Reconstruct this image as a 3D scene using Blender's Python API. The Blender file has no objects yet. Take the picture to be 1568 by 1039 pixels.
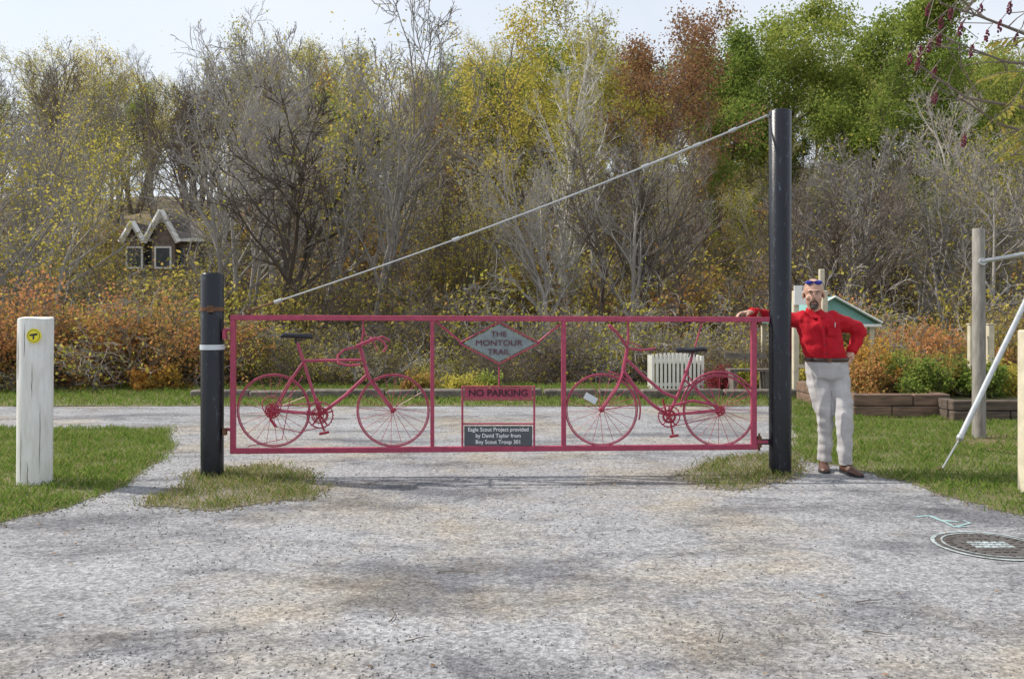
import bpy, math, random
import numpy as np
from mathutils import Vector, Matrix, noise as mnoise
random.seed(7); RS=np.random.RandomState(11)
F=1300.0; HC=1.465; HZ=480.0; CX=784.0
scene=bpy.context.scene
COL=scene.collection

def G(py): return HC*F/(py-HZ)
def WX(px,D): return (px-CX)*D/F
def WZ(py,D): return HC-(py-HZ)*D/F
def W(px,py,D): return (WX(px,D),D,WZ(py,D))
def GP(px,py):
    D=G(py); return (WX(px,D),D)

# ---------------------------------------------------------------- materials
def newmat(name):
    m=bpy.data.materials.new(name); m.use_nodes=True
    nt=m.node_tree; b=nt.nodes.get('Principled BSDF'); return m,nt,b
def simple(name,col,rough=0.6,metal=0.0,var=0.0,scale=8.0,bump=0.0,col2=None,spec=0.5,stretch=None,bd=.02):
    m,nt,b=newmat(name)
    b.inputs['Roughness'].default_value=rough; b.inputs['Metallic'].default_value=metal
    b.inputs['Specular IOR Level'].default_value=spec
    c=(*col,1)
    if var>0 or col2:
        tc=nt.nodes.new('ShaderNodeTexCoord'); n=nt.nodes.new('ShaderNodeTexNoise')
        n.inputs['Scale'].default_value=scale; n.inputs['Detail'].default_value=6; n.inputs['Roughness'].default_value=.65
        if stretch:
            mp=nt.nodes.new('ShaderNodeMapping'); mp.inputs['Scale'].default_value=stretch
            nt.links.new(tc.outputs['Object'],mp.inputs[0]); nt.links.new(mp.outputs[0],n.inputs['Vector'])
        else: nt.links.new(tc.outputs['Object'],n.inputs['Vector'])
        r=nt.nodes.new('ShaderNodeValToRGB'); nt.links.new(n.outputs['Fac'],r.inputs['Fac'])
        c2=col2 if col2 else tuple(x*(1-var) for x in col)
        r.color_ramp.elements[0].position=.35; r.color_ramp.elements[0].color=(*c2,1)
        r.color_ramp.elements[1].position=.65; r.color_ramp.elements[1].color=c
        nt.links.new(r.outputs['Color'],b.inputs['Base Color'])
        if bump>0:
            bp=nt.nodes.new('ShaderNodeBump'); bp.inputs['Strength'].default_value=bump; bp.inputs['Distance'].default_value=bd
            nt.links.new(n.outputs['Fac'],bp.inputs['Height']); nt.links.new(bp.outputs['Normal'],b.inputs['Normal'])
    else: b.inputs['Base Color'].default_value=c
    return m
def leafmat(name,cols,trans=.5,objr=.45,k=1.0):
    cols=[tuple(x*k for x in c) for c in cols]
    m=bpy.data.materials.new(name); m.use_nodes=True; nt=m.node_tree
    for n in list(nt.nodes): nt.nodes.remove(n)
    out=nt.nodes.new('ShaderNodeOutputMaterial'); mix=nt.nodes.new('ShaderNodeMixShader')
    d=nt.nodes.new('ShaderNodeBsdfDiffuse'); t=nt.nodes.new('ShaderNodeBsdfTranslucent')
    geo=nt.nodes.new('ShaderNodeNewGeometry'); oi=nt.nodes.new('ShaderNodeObjectInfo')
    m1=nt.nodes.new('ShaderNodeMath'); m1.operation='MULTIPLY'; m1.inputs[1].default_value=1-objr
    m2=nt.nodes.new('ShaderNodeMath'); m2.operation='MULTIPLY_ADD'; m2.inputs[1].default_value=objr
    nt.links.new(geo.outputs['Random Per Island'],m1.inputs[0]); nt.links.new(oi.outputs['Random'],m2.inputs[0]); nt.links.new(m1.outputs[0],m2.inputs[2])
    r=nt.nodes.new('ShaderNodeValToRGB'); el=r.color_ramp.elements
    while len(el)<len(cols): el.new(.5)
    for i,c in enumerate(cols):
        el[i].position=i/(len(cols)-1); el[i].color=(*c,1)
    nt.links.new(m2.outputs[0],r.inputs['Fac'])
    nt.links.new(r.outputs['Color'],d.inputs['Color']); 
    if trans>0:
        nt.links.new(r.outputs['Color'],t.inputs['Color'])
        mix.inputs[0].default_value=trans
        nt.links.new(d.outputs[0],mix.inputs[1]); nt.links.new(t.outputs[0],mix.inputs[2]); nt.links.new(mix.outputs[0],out.inputs[0])
    else: nt.links.new(d.outputs[0],out.inputs[0])
    return m
def barkmat(name,c1,c2):
    return leafmat(name,[c1,c2],0,.7)

# ---------------------------------------------------------------- mesh helpers
class MB:
    def __init__(s): s.v=[]; s.f=[]; s.m=[]
    def add(s,vs,fs,mi=0):
        o=len(s.v); s.v.extend([tuple(map(float,v)) for v in vs]); s.f.extend([tuple(i+o for i in f) for f in fs]); s.m.extend([mi]*len(fs))
    def tube(s,pts,rad,n=8,mi=0,cap=True,closed=False,flat=None):
        P=[Vector(p) for p in pts]; k=len(P)
        if not hasattr(rad,'__len__'): rad=[rad]*k
        vs=[]; up=None
        for i,p in enumerate(P):
            if closed: t=(P[(i+1)%k]-P[i-1])
            else: t=(P[min(i+1,k-1)]-P[max(i-1,0)])
            t.normalize()
            if up is None:
                a=Vector((0,0,1)) if abs(t.z)<.9 else Vector((0,1,0))
                up=(a-t*a.dot(t)).normalized()
            else: 
                up=(up-t*up.dot(t)); 
                up=up.normalized() if up.length>1e-6 else Vector((1,0,0))
            q=t.cross(up)
            r=rad[i]; ra,rb=(r if hasattr(r,'__len__') else (r,r))
            for j in range(n):
                an=2*math.pi*j/n; vs.append(p+up*math.cos(an)*ra+q*math.sin(an)*rb)
        fs=[]
        for i in range(k if closed else k-1):
            a=i*n; b=((i+1)%k)*n
            for j in range(n): fs.append((a+j,a+(j+1)%n,b+(j+1)%n,b+j))
        if cap and not closed:
            fs.append(tuple(range(n-1,-1,-1))); fs.append(tuple((k-1)*n+j for j in range(n)))
        s.add(vs,fs,mi)
    def box(s,c,size,mi=0,rot=None,bev=0.0):
        hx,hy,hz=[x/2 for x in size]; M=rot if rot else Matrix.Identity(3); c=Vector(c)
        if bev<=0:
            vs=[c+M@Vector((x*hx,y*hy,z*hz)) for x in(-1,1) for y in(-1,1) for z in(-1,1)]
            s.add(vs,[(0,1,3,2),(4,6,7,5),(0,4,5,1),(2,3,7,6),(0,2,6,4),(1,5,7,3)],mi)
        else:
            import bmesh
            bm=bmesh.new(); bmesh.ops.create_cube(bm,size=1)
            for v in bm.verts: v.co=Vector((v.co.x*size[0],v.co.y*size[1],v.co.z*size[2]))
            bmesh.ops.bevel(bm,geom=list(bm.edges),offset=bev,segments=1,affect='EDGES')
            bm.verts.index_update()
            s.add([c+M@v.co for v in bm.verts],[tuple(v.index for v in f.verts) for f in bm.faces],mi); bm.free()
    def ell(s,c,r,mi=0,n=14,m=10,rot=None):
        c=Vector(c); vs=[]; fs=[]; M=rot if rot else Matrix.Identity(3)
        r=r if hasattr(r,'__len__') else (r,r,r)
        vs.append(c+M@Vector((0,0,r[2])))
        for i in range(1,m):
            th=math.pi*i/m
            for j in range(n):
                ph=2*math.pi*j/n
                vs.append(c+M@Vector((r[0]*math.sin(th)*math.cos(ph),r[1]*math.sin(th)*math.sin(ph),r[2]*math.cos(th))))
        vs.append(c+M@Vector((0,0,-r[2])))
        for j in range(n): fs.append((0,1+j,1+(j+1)%n))
        for i in range(m-2):
            a=1+i*n; b=a+n
            for j in range(n): fs.append((a+j,b+j,b+(j+1)%n,a+(j+1)%n))
        a=1+(m-2)*n; L=len(vs)-1
        for j in range(n): fs.append((a+j,L,a+(j+1)%n))
        s.add(vs,fs,mi)
    def loft(s,rings,n=24,mi=0,p=2.3):
        vs=[]
        for (x,y,z,a,b) in rings:
            for j in range(n):
                an=2*math.pi*j/n; c_,s_=math.cos(an),math.sin(an)
                vs.append((x+a*math.copysign(abs(c_)**(2/p),c_),y+b*math.copysign(abs(s_)**(2/p),s_),z))
        fs=[]
        k=len(rings)
        for i in range(k-1):
            for j in range(n): fs.append((i*n+j,i*n+(j+1)%n,(i+1)*n+(j+1)%n,(i+1)*n+j))
        fs.append(tuple(range(n-1,-1,-1))); fs.append(tuple((k-1)*n+j for j in range(n)))
        s.add(vs,fs,mi)
    def disc_y(s,c,r,mi=0,n=24,th=.004):
        s.tube([(c[0],c[1]-th/2,c[2]),(c[0],c[1]+th/2,c[2])],r,n,mi)
    def turn(s,piv,ang,sc=1.0):
        R=Matrix.Rotation(ang,3,'Z'); piv=Vector(piv)
        s.v=[tuple(piv+R@((Vector(v)-piv)*sc)) for v in s.v]
    def obj(s,name,mats,smooth=True,parent=None):
        return mkobj(name,s.v,s.f,mats,s.m,smooth,parent)
def mkobj(name,v,f,mats,mi=None,smooth=False,parent=None):
    me=bpy.data.meshes.new(name)
    me.from_pydata(v if isinstance(v,list) else v.tolist(),[],f if isinstance(f,list) else f.tolist())
    for m in (mats if isinstance(mats,(list,tuple)) else [mats]): me.materials.append(m)
    if mi is not None: me.polygons.foreach_set('material_index',np.array(mi,dtype=np.int32))
    if smooth:
        me.polygons.foreach_set('use_smooth',np.ones(len(me.polygons),dtype=bool))
        try: me.set_sharp_from_angle(angle=math.radians(40))
        except Exception: pass
    me.update()
    o=bpy.data.objects.new(name,me); COL.objects.link(o)
    if parent: o.parent=parent
    return o
def empty(name,loc=(0,0,0)):
    e=bpy.data.objects.new(name,None); COL.objects.link(e); e.empty_display_size=.2; return e
def text(name,body,loc,size,mat,parent,th=.002,sx=1.0,off=0):
    cu=bpy.data.curves.new(name,'FONT'); cu.body=body; cu.size=size; cu.align_x='CENTER'; cu.align_y='CENTER'; cu.extrude=th; cu.offset=off
    o=bpy.data.objects.new(name,cu); COL.objects.link(o)
    bpy.context.view_layer.update()
    me=bpy.data.meshes.new_from_object(o.evaluated_get(bpy.context.evaluated_depsgraph_get()))
    bpy.data.objects.remove(o)
    me.materials.clear(); me.materials.append(mat)
    o=bpy.data.objects.new(name,me); COL.objects.link(o)
    o.location=loc; o.rotation_euler=(math.pi/2,0,0); o.scale=(sx,1,1); o.parent=parent
    return o
def leaf_quads(anchors,k,spread,size,rs,droop=0,aspect=.6):
    A=np.repeat(np.array(anchors),k,axis=0); N=len(A)
    c=A+rs.normal(0,spread,(N,3)); sz=size*rs.uniform(.55,1.3,N)
    u=rs.normal(0,1,(N,3)); u/=np.linalg.norm(u,axis=1)[:,None]
    w=rs.normal(0,1,(N,3)); w-=u*(w*u).sum(1)[:,None]; w/=np.linalg.norm(w,axis=1)[:,None]
    a=c-u*sz[:,None]*.5; b=c+u*sz[:,None]*.5; s=w*(sz*aspect*.5)[:,None]
    V=np.stack([a,c+s,b,c-s],1).reshape(-1,3); Fq=np.arange(N*4).reshape(N,4)
    return V,Fq

# ---------------------------------------------------------------- camera, light, world
cam=bpy.data.cameras.new('Camera'); co=bpy.data.objects.new('Camera',cam); COL.objects.link(co)
co.location=(0,0,HC); co.rotation_euler=(math.pi/2,0,0)
cam.sensor_width=36; cam.lens=36*F/1568; cam.shift_y=-(519.5-HZ)/1568; cam.clip_end=2000; cam.clip_start=.05
scene.camera=co
S=Vector((-1,.28,1.0)).normalized()
sun=bpy.data.lights.new('sun','SUN'); so=bpy.data.objects.new('sun',sun); COL.objects.link(so)
sun.energy=4.8; sun.angle=math.radians(.6); sun.color=(1,.94,.84)
so.rotation_euler=(-S).to_track_quat('-Z','Y').to_euler()
w=bpy.data.worlds.new('World'); scene.world=w; w.use_nodes=True
nt=w.node_tree; bg=nt.nodes['Background']; sky=nt.nodes.new('ShaderNodeTexSky'); sky.sky_type='NISHITA'; sky.sun_disc=False
sky.sun_elevation=math.asin(S.z); sky.sun_rotation=math.atan2(S.x,S.y); sky.dust_density=2; sky.air_density=1.3; sky.ozone_density=1
# thin high cloud over the clear sky
tc=nt.nodes.new('ShaderNodeTexCoord'); cn=nt.nodes.new('ShaderNodeTexNoise'); cn.inputs['Scale'].default_value=2.2; cn.inputs['Detail'].default_value=6; cn.inputs['Roughness'].default_value=.6
nt.links.new(tc.outputs['Generated'],cn.inputs['Vector'])
cr=nt.nodes.new('ShaderNodeMapRange'); cr.inputs[1].default_value=.35; cr.inputs[2].default_value=.65; cr.inputs[3].default_value=.60; cr.inputs[4].default_value=.92
nt.links.new(cn.outputs['Fac'],cr.inputs[0])
cm=nt.nodes.new('ShaderNodeMixRGB'); cm.inputs[2].default_value=(6.3,6.6,7.1,1)
nt.links.new(cr.outputs[0],cm.inputs[0]); nt.links.new(sky.outputs[0],cm.inputs[1]); nt.links.new(cm.outputs[0],bg.inputs[0]); bg.inputs[1].default_value=.15
scene.view_settings.view_transform='Standard'; scene.view_settings.look='None'; scene.view_settings.exposure=0

# ---------------------------------------------------------------- terrain
def hf(x,y):
    z=np.interp(y,[16.8,20,25,30,40,50,60,75,90,120,200,400],[0,-.9,-1.1,-.3,1.4,3.6,6,10,14,20,22,22])
    k=np.clip((y-30)/30,0,1)
    z=z*(1+.18*np.clip(x/60,-.6,1)*k)+np.clip((y-17)/6,0,1)*(.3*np.sin(x*.45+y*.2)+.2*np.sin(x*.9-y*.33))
    return z
xs=np.concatenate([np.linspace(-600,-80,14),np.linspace(-76,76,110),np.linspace(80,600,14)])
ys=np.concatenate([np.linspace(-60,14,12),np.linspace(15,60,60),np.linspace(62,400,60),[700,1200]])
XX,YY=np.meshgrid(xs,ys); ZZ=hf(XX,YY); nx=len(xs); ny=len(ys)
V=np.stack([XX,YY,ZZ],-1).reshape(-1,3); idx=np.arange(nx*ny).reshape(ny,nx)
Fq=np.stack([idx[:-1,:-1],idx[:-1,1:],idx[1:,1:],idx[1:,:-1]],-1).reshape(-1,4)
m_ground=simple('leaf_litter',(.22,.16,.09),.95,scale=1.7,col2=(.09,.085,.04),bump=.6)
mkobj('ground',V,Fq,m_ground,smooth=True)

def asphalt():
    m,nt,b=newmat('worn_asphalt'); L=nt.links.new
    tc=nt.nodes.new('ShaderNodeTexCoord')
    def noi(sc,det=4,ro=.6,vec=None,st=None,dis=0):
        n=nt.nodes.new('ShaderNodeTexNoise'); n.inputs['Scale'].default_value=sc; n.inputs['Detail'].default_value=det; n.inputs['Roughness'].default_value=ro; n.inputs['Distortion'].default_value=dis
        if st:
            mp=nt.nodes.new('ShaderNodeMapping'); mp.inputs['Scale'].default_value=st; L(tc.outputs['Object'],mp.inputs['Vector']); L(mp.outputs[0],n.inputs['Vector'])
        else: L(tc.outputs['Object'],n.inputs['Vector'])
        return n
    def ramp(src,p0,c0,p1,c1):
        r=nt.nodes.new('ShaderNodeValToRGB'); e=r.color_ramp.elements
        e[0].position=p0;e[0].color=(*c0,1);e[1].position=p1;e[1].color=(*c1,1); L(src,r.inputs['Fac']); return r
    def mix(a,bb,f,mode='MIX'):
        x=nt.nodes.new('ShaderNodeMixRGB'); x.blend_type=mode
        if isinstance(f,float): x.inputs[0].default_value=f
        else: L(f,x.inputs[0])
        L(a,x.inputs[1]); L(bb,x.inputs[2]); return x.outputs[0]
    tone=ramp(noi(.5,6,.65).outputs['Fac'],.36,(.335,.300,.250),.52,(.305,.305,.315)).outputs['Color']
    pale=ramp(noi(1.3,6,.7,st=(.5,1.3,1)).outputs['Fac'],.50,(1,1,1),.68,(1.18,1.18,1.18)).outputs['Color']
    dark=ramp(noi(.8,8,.74,st=(.6,1.5,1),dis=.3).outputs['Fac'],.38,(.52,.52,.54),.52,(1,1,1)).outputs['Color']
    stain=ramp(noi(2.6,7,.74,dis=.5).outputs['Fac'],.35,(.62,.62,.64),.46,(1,1,1)).outputs['Color']
    c=mix(tone,dark,1.0,'MULTIPLY'); c=mix(c,pale,1.0,'MULTIPLY'); c=mix(c,stain,.85,'MULTIPLY')
    vo=nt.nodes.new('ShaderNodeTexVoronoi'); vo.inputs['Scale'].default_value=70; L(tc.outputs['Object'],vo.inputs['Vector'])
    sep=nt.nodes.new('ShaderNodeSeparateColor'); L(vo.outputs['Color'],sep.inputs[0])
    st=ramp(sep.outputs[0],.0,(.40,.40,.42),1.0,(1.5,1.5,1.48)).outputs['Color']
    c=mix(c,st,.65,'MULTIPLY')
    sp=ramp(noi(24,6,.8).outputs['Fac'],.38,(.5,.5,.51),.60,(1.2,1.2,1.2)).outputs['Color']
    c=mix(c,sp,.65,'MULTIPLY')
    L(c,b.inputs['Base Color']); b.inputs['Roughness'].default_value=.95; b.inputs['Specular IOR Level'].default_value=.15
    bp=nt.nodes.new('ShaderNodeBump'); bp.inputs['Strength'].default_value=.6; bp.inputs['Distance'].default_value=.004
    L(vo.outputs['Distance'],bp.inputs['Height'])
    bp2=nt.nodes.new('ShaderNodeBump'); bp2.inputs['Strength'].default_value=.35; bp2.inputs['Distance'].default_value=.02
    L(noi(6,6,.7).outputs['Fac'],bp2.inputs['Height']); L(bp.outputs['Normal'],bp2.inputs['Normal']); L(bp2.outputs['Normal'],b.inputs['Normal'])
    return m
m_asph=asphalt()
def outline(pts,step=.12,jit=.035,seed=0):
    rs=np.random.RandomState(seed); out=[]
    n=len(pts)
    for i in range(n):
        a=np.array(pts[i]); b=np.array(pts[(i+1)%n]); L=np.linalg.norm(b-a); k=max(1,int(L/step)) if L<14 else max(1,int(L/(step*3)))
        for j in range(k): 
            p=a+(b-a)*j/k
            nz=mnoise.noise(Vector((p[0]*1.7,p[1]*1.7,seed)))*jit*3
            out.append(p+rs.normal(0,jit*.5,2)+nz)
    return np.array(out)
def sheet(name,pts,z,mat,**k):
    o=outline(pts,**k); v=[(p[0],p[1],z) for p in o]
    mkobj(name,v,[tuple(range(len(v)))],mat); return o
sheet('asphalt_road',[(-60,-20),(60,-20),(60,13.4),(-60,13.4)],.004,m_asph,step=.3,jit=.05)
m_dirt=simple('turf_soil',(.15,.16,.055),.95,scale=9,col2=(.13,.10,.06),bump=.5)
m_grit=simple('sandy_grit',(.24,.215,.165),.95,scale=30,col2=(.15,.13,.10),bump=.7)
m_grass=leafmat('grass_blades',[(.10,.18,.03),(.16,.25,.045),(.22,.30,.07),(.36,.32,.15)],.45,0)
m_drygrass=leafmat('dry_grass_blades',[(.12,.19,.04),(.20,.26,.06),(.32,.29,.13),(.40,.33,.19)],.4,0)
def inpoly(x,y,P):
    c=np.zeros(len(x),bool); n=len(P); j=n-1
    for i in range(n):
        xi,yi=P[i]; xj,yj=P[j]
        if yi!=yj:
            t=((yi>y)!=(yj>y))&(x<(xj-xi)*(y-yi)/(yj-yi)+xi); c^=t
        j=i
    return c
def blades(P,dens,h,wd,rs,xr=None,yr=None,thin=.0,rag=.05):
    x0,x1=P[:,0].min(),P[:,0].max(); y0,y1=P[:,1].min(),P[:,1].max()
    if xr: x0=max(x0,xr[0]);x1=min(x1,xr[1])
    if yr: y0=max(y0,yr[0]);y1=min(y1,yr[1])
    N=int((x1-x0)*(y1-y0)*dens); x=rs.uniform(x0,x1,N); y=rs.uniform(y0,y1,N)
    ins=inpoly(x,y,P)
    xj=x+rs.normal(0,rag,N); yj=y+rs.normal(0,rag,N)
    cl=np.sin(x*5.1+np.sin(y*3))*np.sin(y*6.3+1.3*np.sin(x*4))
    k=ins&(rs.uniform(-1,1,N)<cl+1-thin)&(np.abs(x)<y*.66+.5); x=xj[k];y=yj[k];cl=cl[k]; N=len(x)
    hh=h*rs.uniform(.4,1.25,N)*(1+.35*cl); a=rs.uniform(0,6.28,N); ln=rs.normal(0,.45,(N,2))*hh[:,None]
    dx=np.cos(a)*wd/2; dy=np.sin(a)*wd/2; z=np.full(N,.006)
    v=np.stack([np.stack([x-dx,y-dy,z],1),np.stack([x+dx,y+dy,z],1),
        np.stack([x+dx*.7+ln[:,0]*.4,y+dy*.7+ln[:,1]*.4,z+hh*.6],1),
        np.stack([x+ln[:,0],y+ln[:,1],z+hh],1)],1).reshape(-1,3)
    return v,np.arange(N*4).reshape(N,4)
def lawn(name,pts,dens,h,wd,seed,mat=None,xr=None,yr=None,thin=0,jit=.035,soil=None,rag=.05):
    rs=np.random.RandomState(seed); P=outline(pts,jit=jit,seed=seed)
    bv=[(p[0],p[1],.008) for p in P]; n=len(bv)
    v,f=blades(P,dens,h,wd,rs,xr,yr,thin,rag)
    V=bv+v.tolist(); Fs=[tuple(range(n))]+(f+n).tolist()
    mkobj(name,V,Fs,[soil or m_dirt,mat or m_grass],[0]+[1]*len(f)); return P
lp=[GP(*p) for p in [(-700,657),(262,657),(250,672),(262,682),(238,706),(180,745),(120,775),(0,801),(-500,900)]]
rp=[GP(*p) for p in [(1215,622),(1216,690),(1232,706),(1330,724),(1400,744),(1480,766),(1568,792),(1900,880),(2600,760),(2600,622)]]
ip=[GP(*p) for p in [(232,776),(262,748),(305,724),(360,713),(440,714),(490,730),(505,744),(470,762),(400,773),(300,784)]]
iq=[GP(*p) for p in [(1045,728),(1095,707),(1160,695),(1213,698),(1228,722),(1180,744),(1120,750),(1065,744)]]
PL=lawn('lawn',lp,2900,.055,.007,1,xr=(-9,0)); PR=lawn('lawn',rp,2100,.055,.007,2,xr=(0,9.5))
PA=lawn('grass_patch',ip,3000,.05,.006,3,mat=m_drygrass,thin=.3,jit=.06,soil=m_grit,rag=.07); PB=lawn('grass_patch',iq,3000,.05,.006,4,mat=m_drygrass,thin=.3,jit=.06,soil=m_grit,rag=.07)
lawn('grass_verge',[(-26,13.4),(26,13.4),(26,17.3),(-26,17.3)],600,.08,.014,5,xr=(-13,13))
rs=np.random.RandomState(77); cr_=[]
for P,d in ((PL,90),(PR,90),(PA,150),(PB,150)):
    for i in range(len(P)):
        a=P[i]; b_=P[(i+1)%len(P)]
        if np.linalg.norm(b_-a)>.6 or a[1]<3 or a[1]>12.6 or abs(a[0])>a[1]*.66: continue
        n_=int(np.linalg.norm(b_-a)*d)+1; t=rs.rand(n_,1); cr_.append(a+(b_-a)*t+rs.normal(0,.055,(n_,2)))
cr_=np.concatenate(cr_); N=len(cr_); r_=rs.uniform(.004,.014,N)
base=np.array([(1,0,0),(0,1,0),(-1,0,0),(0,-1,0),(0,0,.6),(0,0,-.3)]); fc=np.array([(0,1,4),(1,2,4),(2,3,4),(3,0,4)])
v=(base[None]*r_[:,None,None]*rs.uniform(.6,1.5,(N,6,3))+np.concatenate([cr_,np.full((N,1),.007)],1)[:,None,:]).reshape(-1,3)
f=(fc[None]+np.arange(N)[:,None,None]*6).reshape(-1,3)
mkobj('edge_grit',v,f,leafmat('edge_crumbs',[(.13,.10,.065),(.22,.185,.13),(.30,.27,.21)],0,0))

# ---------------------------------------------------------------- trees
m_bark=barkmat('gray_bark',(.22,.20,.18),(.42,.395,.37))
m_barkd=barkmat('dark_bark',(.10,.082,.07),(.23,.195,.165))
m_barkw=simple('sycamore_bark',(.74,.72,.66),.85,scale=3,col2=(.34,.31,.26),bump=.3)
KL=1.08
LF_y=leafmat('leaves_yellow_olive',[(.18,.19,.045),(.33,.32,.065),(.50,.43,.09),(.60,.48,.13)],k=KL)
LF_o=leafmat('leaves_orange',[(.28,.22,.06),(.48,.31,.07),(.56,.30,.07),(.42,.20,.06)],k=KL)
LF_r=leafmat('leaves_rust',[(.16,.09,.06),(.26,.13,.075),(.30,.18,.08),(.21,.11,.09)],.4,k=KL)
LF_g=leafmat('leaves_green',[(.11,.17,.04),(.18,.25,.055),(.28,.33,.075),(.42,.40,.10)],k=KL)
LF_b=leafmat('leaves_brushy',[(.15,.17,.05),(.26,.24,.07),(.40,.27,.08),(.50,.26,.08)],k=KL)
LF_rb=leafmat('leaves_orange_red',[(.18,.18,.06),(.38,.23,.08),(.56,.27,.11),(.56,.23,.13)],.45,.35,k=KL)

def tree_arrays(seed,H,r0,kids,ang,t0,Lr,wig,trop,minr=.008,spread=1.0,lean=(0,0),forks=1,bush=False):
    rs=np.random.RandomState(seed); thick=MB(); seg=[]; tips=[]
    maxl=len(kids)
    def perp(d):
        a=rs.normal(0,1,3); a-=d*a.dot(d); return a/np.linalg.norm(a)
    def br(p,d,L,r,lev):
        n=(8 if lev==0 else 5 if lev==1 else 4 if lev==2 else 3); pts=[p]; ds=[d]
        for i in range(n):
            d=d+rs.normal(0,wig[min(lev,len(wig)-1)],3); d[2]+=trop[min(lev,len(trop)-1)]; d=d/np.linalg.norm(d)
            p=p+d*L/n; pts.append(p); ds.append(d)
        e=.35 if lev else .2
        rad=[max(minr*(.7 if lev>=maxl else 1),r*(1-(1-e)*i/n)) for i in range(n+1)]
        if lev==0 and not bush: rad[0]*=1.35
        if lev<=1 : thick.tube([tuple(q) for q in pts],rad,7 if lev==0 else 5,0,cap=False)
        else:
            for i in range(n): seg.append((*pts[i],*pts[i+1],rad[i],rad[i+1]))
        if lev<maxl:
            K=kids[lev]; K=int(round(K*rs.uniform(.8,1.2)))
            for k in range(max(1,K)):
                t=t0[lev]+(1-t0[lev])*((k+rs.uniform(0,1))/max(1,K)); fi=min(t*n,n-1e-3); i=int(fi)
                q=pts[i]+(pts[i+1]-pts[i])*(fi-i); dd=ds[i+1]
                A=ang[lev]*rs.uniform(.75,1.25)*(1-.25*t)
                nd=dd*math.cos(A)+perp(dd)*math.sin(A)
                br(q,nd/np.linalg.norm(nd),L*Lr[lev]*rs.uniform(.65,1.15)*(1.1-.5*t),rad[i]*.62,lev+1)
        if lev>=maxl-1: tips.extend(pts[1:])
    for fk in range(forks):
        d=np.array([lean[0],lean[1],1.0])
        if forks>1: d=d+np.array([rs.normal(0,spread),rs.normal(0,spread),0])
        d/=np.linalg.norm(d)
        o=np.array([rs.normal(0,.05*H),rs.normal(0,.05*H),-.15]) if bush else np.array([rs.normal(0,.02*H) if forks>1 else 0,0,-.2])
        br(o,d,H*(rs.uniform(.7,1.05) if forks>1 else 1),r0*(rs.uniform(.6,1) if forks>1 else 1),0)
    return thick,np.array(seg),np.array(tips)
def prism(seg,n=3):
    if len(seg)==0: return np.zeros((0,3)),np.zeros((0,4),int)
    p0=seg[:,0:3];p1=seg[:,3:6];d=p1-p0;d/=np.linalg.norm(d,axis=1)[:,None]+1e-9
    a=np.where(np.abs(d[:,2:3])<.9,np.array([[0,0,1.]]),np.array([[1.,0,0]])); u=np.cross(d,a);u/=np.linalg.norm(u,axis=1)[:,None];w_=np.cross(d,u)
    V=[]
    for p,r in((p0,seg[:,6]),(p1,seg[:,7])):
        for j in range(n):
            an=2*math.pi*j/n; V.append(p+(u*math.cos(an)+w_*math.sin(an))*r[:,None])
    V=np.stack(V,1).reshape(-1,3); N=len(seg); base=np.arange(N)[:,None]*2*n
    Fs=np.concatenate([base+np.array([[j,(j+1)%n,n+(j+1)%n,n+j]]) for j in range(n)],0)
    return V,Fs
def treemesh(name,arr,bark,leaf,nleaf,lsize,spread,seed,frac=1.0,zmin=0,aspect=.6):
    thick,seg,tips=arr; rs=np.random.RandomState(seed+99)
    V=list(thick.v); Fs=[tuple(f) for f in thick.f]; mi=[0]*len(Fs)
    v,f=prism(seg); o=len(V); V+=v.tolist(); Fs+=(f+o).tolist(); mi+=[0]*len(f)
    if nleaf>0:
        t=tips[tips[:,2]>zmin]; k=rs.rand(len(t))<frac; t=t[k]
        per=max(1,int(round(nleaf/max(1,len(t)))))
        if per*len(t)>nleaf*1.5: t=t[rs.choice(len(t),int(nleaf/per),replace=False)]
        v,f=leaf_quads(t,per,spread,lsize,rs,aspect=aspect); o=len(V); V+=v.tolist(); Fs+=(f+o).tolist(); mi+=[1]*len(f)
    me=bpy.data.meshes.new(name); me.from_pydata(V,[],Fs); me.materials.append(bark); me.materials.append(leaf)
    me.polygons.foreach_set('material_index',np.array(mi,dtype=np.int32)); me.update(); return me
KB=dict(kids=[15,6,4,3],ang=[.75,.7,.65,.65],t0=[.35,.2,.1,.1],Lr=[.42,.55,.6,.6],wig=[.08,.13,.17,.2],trop=[.02,.12,.08,.04],minr=.010)
def std(seed,H=12,r=.19,**o):
    k=dict(KB); k.update(o); return tree_arrays(seed,H,r,**k)
protos_bare=[treemesh('bare_tree_mesh%d'%i,std(20+i,H=12,forks=[1,2,3,1][i],spread=.18),[m_bark,m_bark,m_barkd,m_bark][i],LF_y,[200,600,250,1000][i],.12,.25,i) for i in range(4)]
protos_yel=[treemesh('yellow_tree_mesh%d'%i,std(40+i,H=12,forks=[1,2,1][i],spread=.2,kids=[14,5,4,3]),[m_bark,m_bark,m_barkd][i],LF_y,[2800,2000,4200][i],.14,.35,i) for i in range(3)]
protos_or=[treemesh('orange_tree_mesh%d'%i,std(50+i,H=12,kids=[14,5,4,3]),m_barkd,[LF_o,LF_r][i],[2600,3500][i],.15,.3,i) for i in range(2)]
GK=dict(kids=[14,6,4,3],ang=[.95,.75,.7,.7],t0=[.3,.25,.2,.1],Lr=[.5,.5,.55,.6],wig=[.06,.12,.16,.2],trop=[.02,.05,.03,.0])
protos_gr=[treemesh('green_tree_mesh%d'%i,std(60+i,H=12,r=.22,**GK),m_barkd,LF_g,[11000,8000][i],.22,.42,i) for i in range(2)]
BK=dict(kids=[7,5,4],ang=[.6,.7,.8],t0=[.2,.1,.1],Lr=[.5,.6,.6],wig=[.14,.2,.25],trop=[-.04,-.03,-.03],bush=True,spread=.7)
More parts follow.
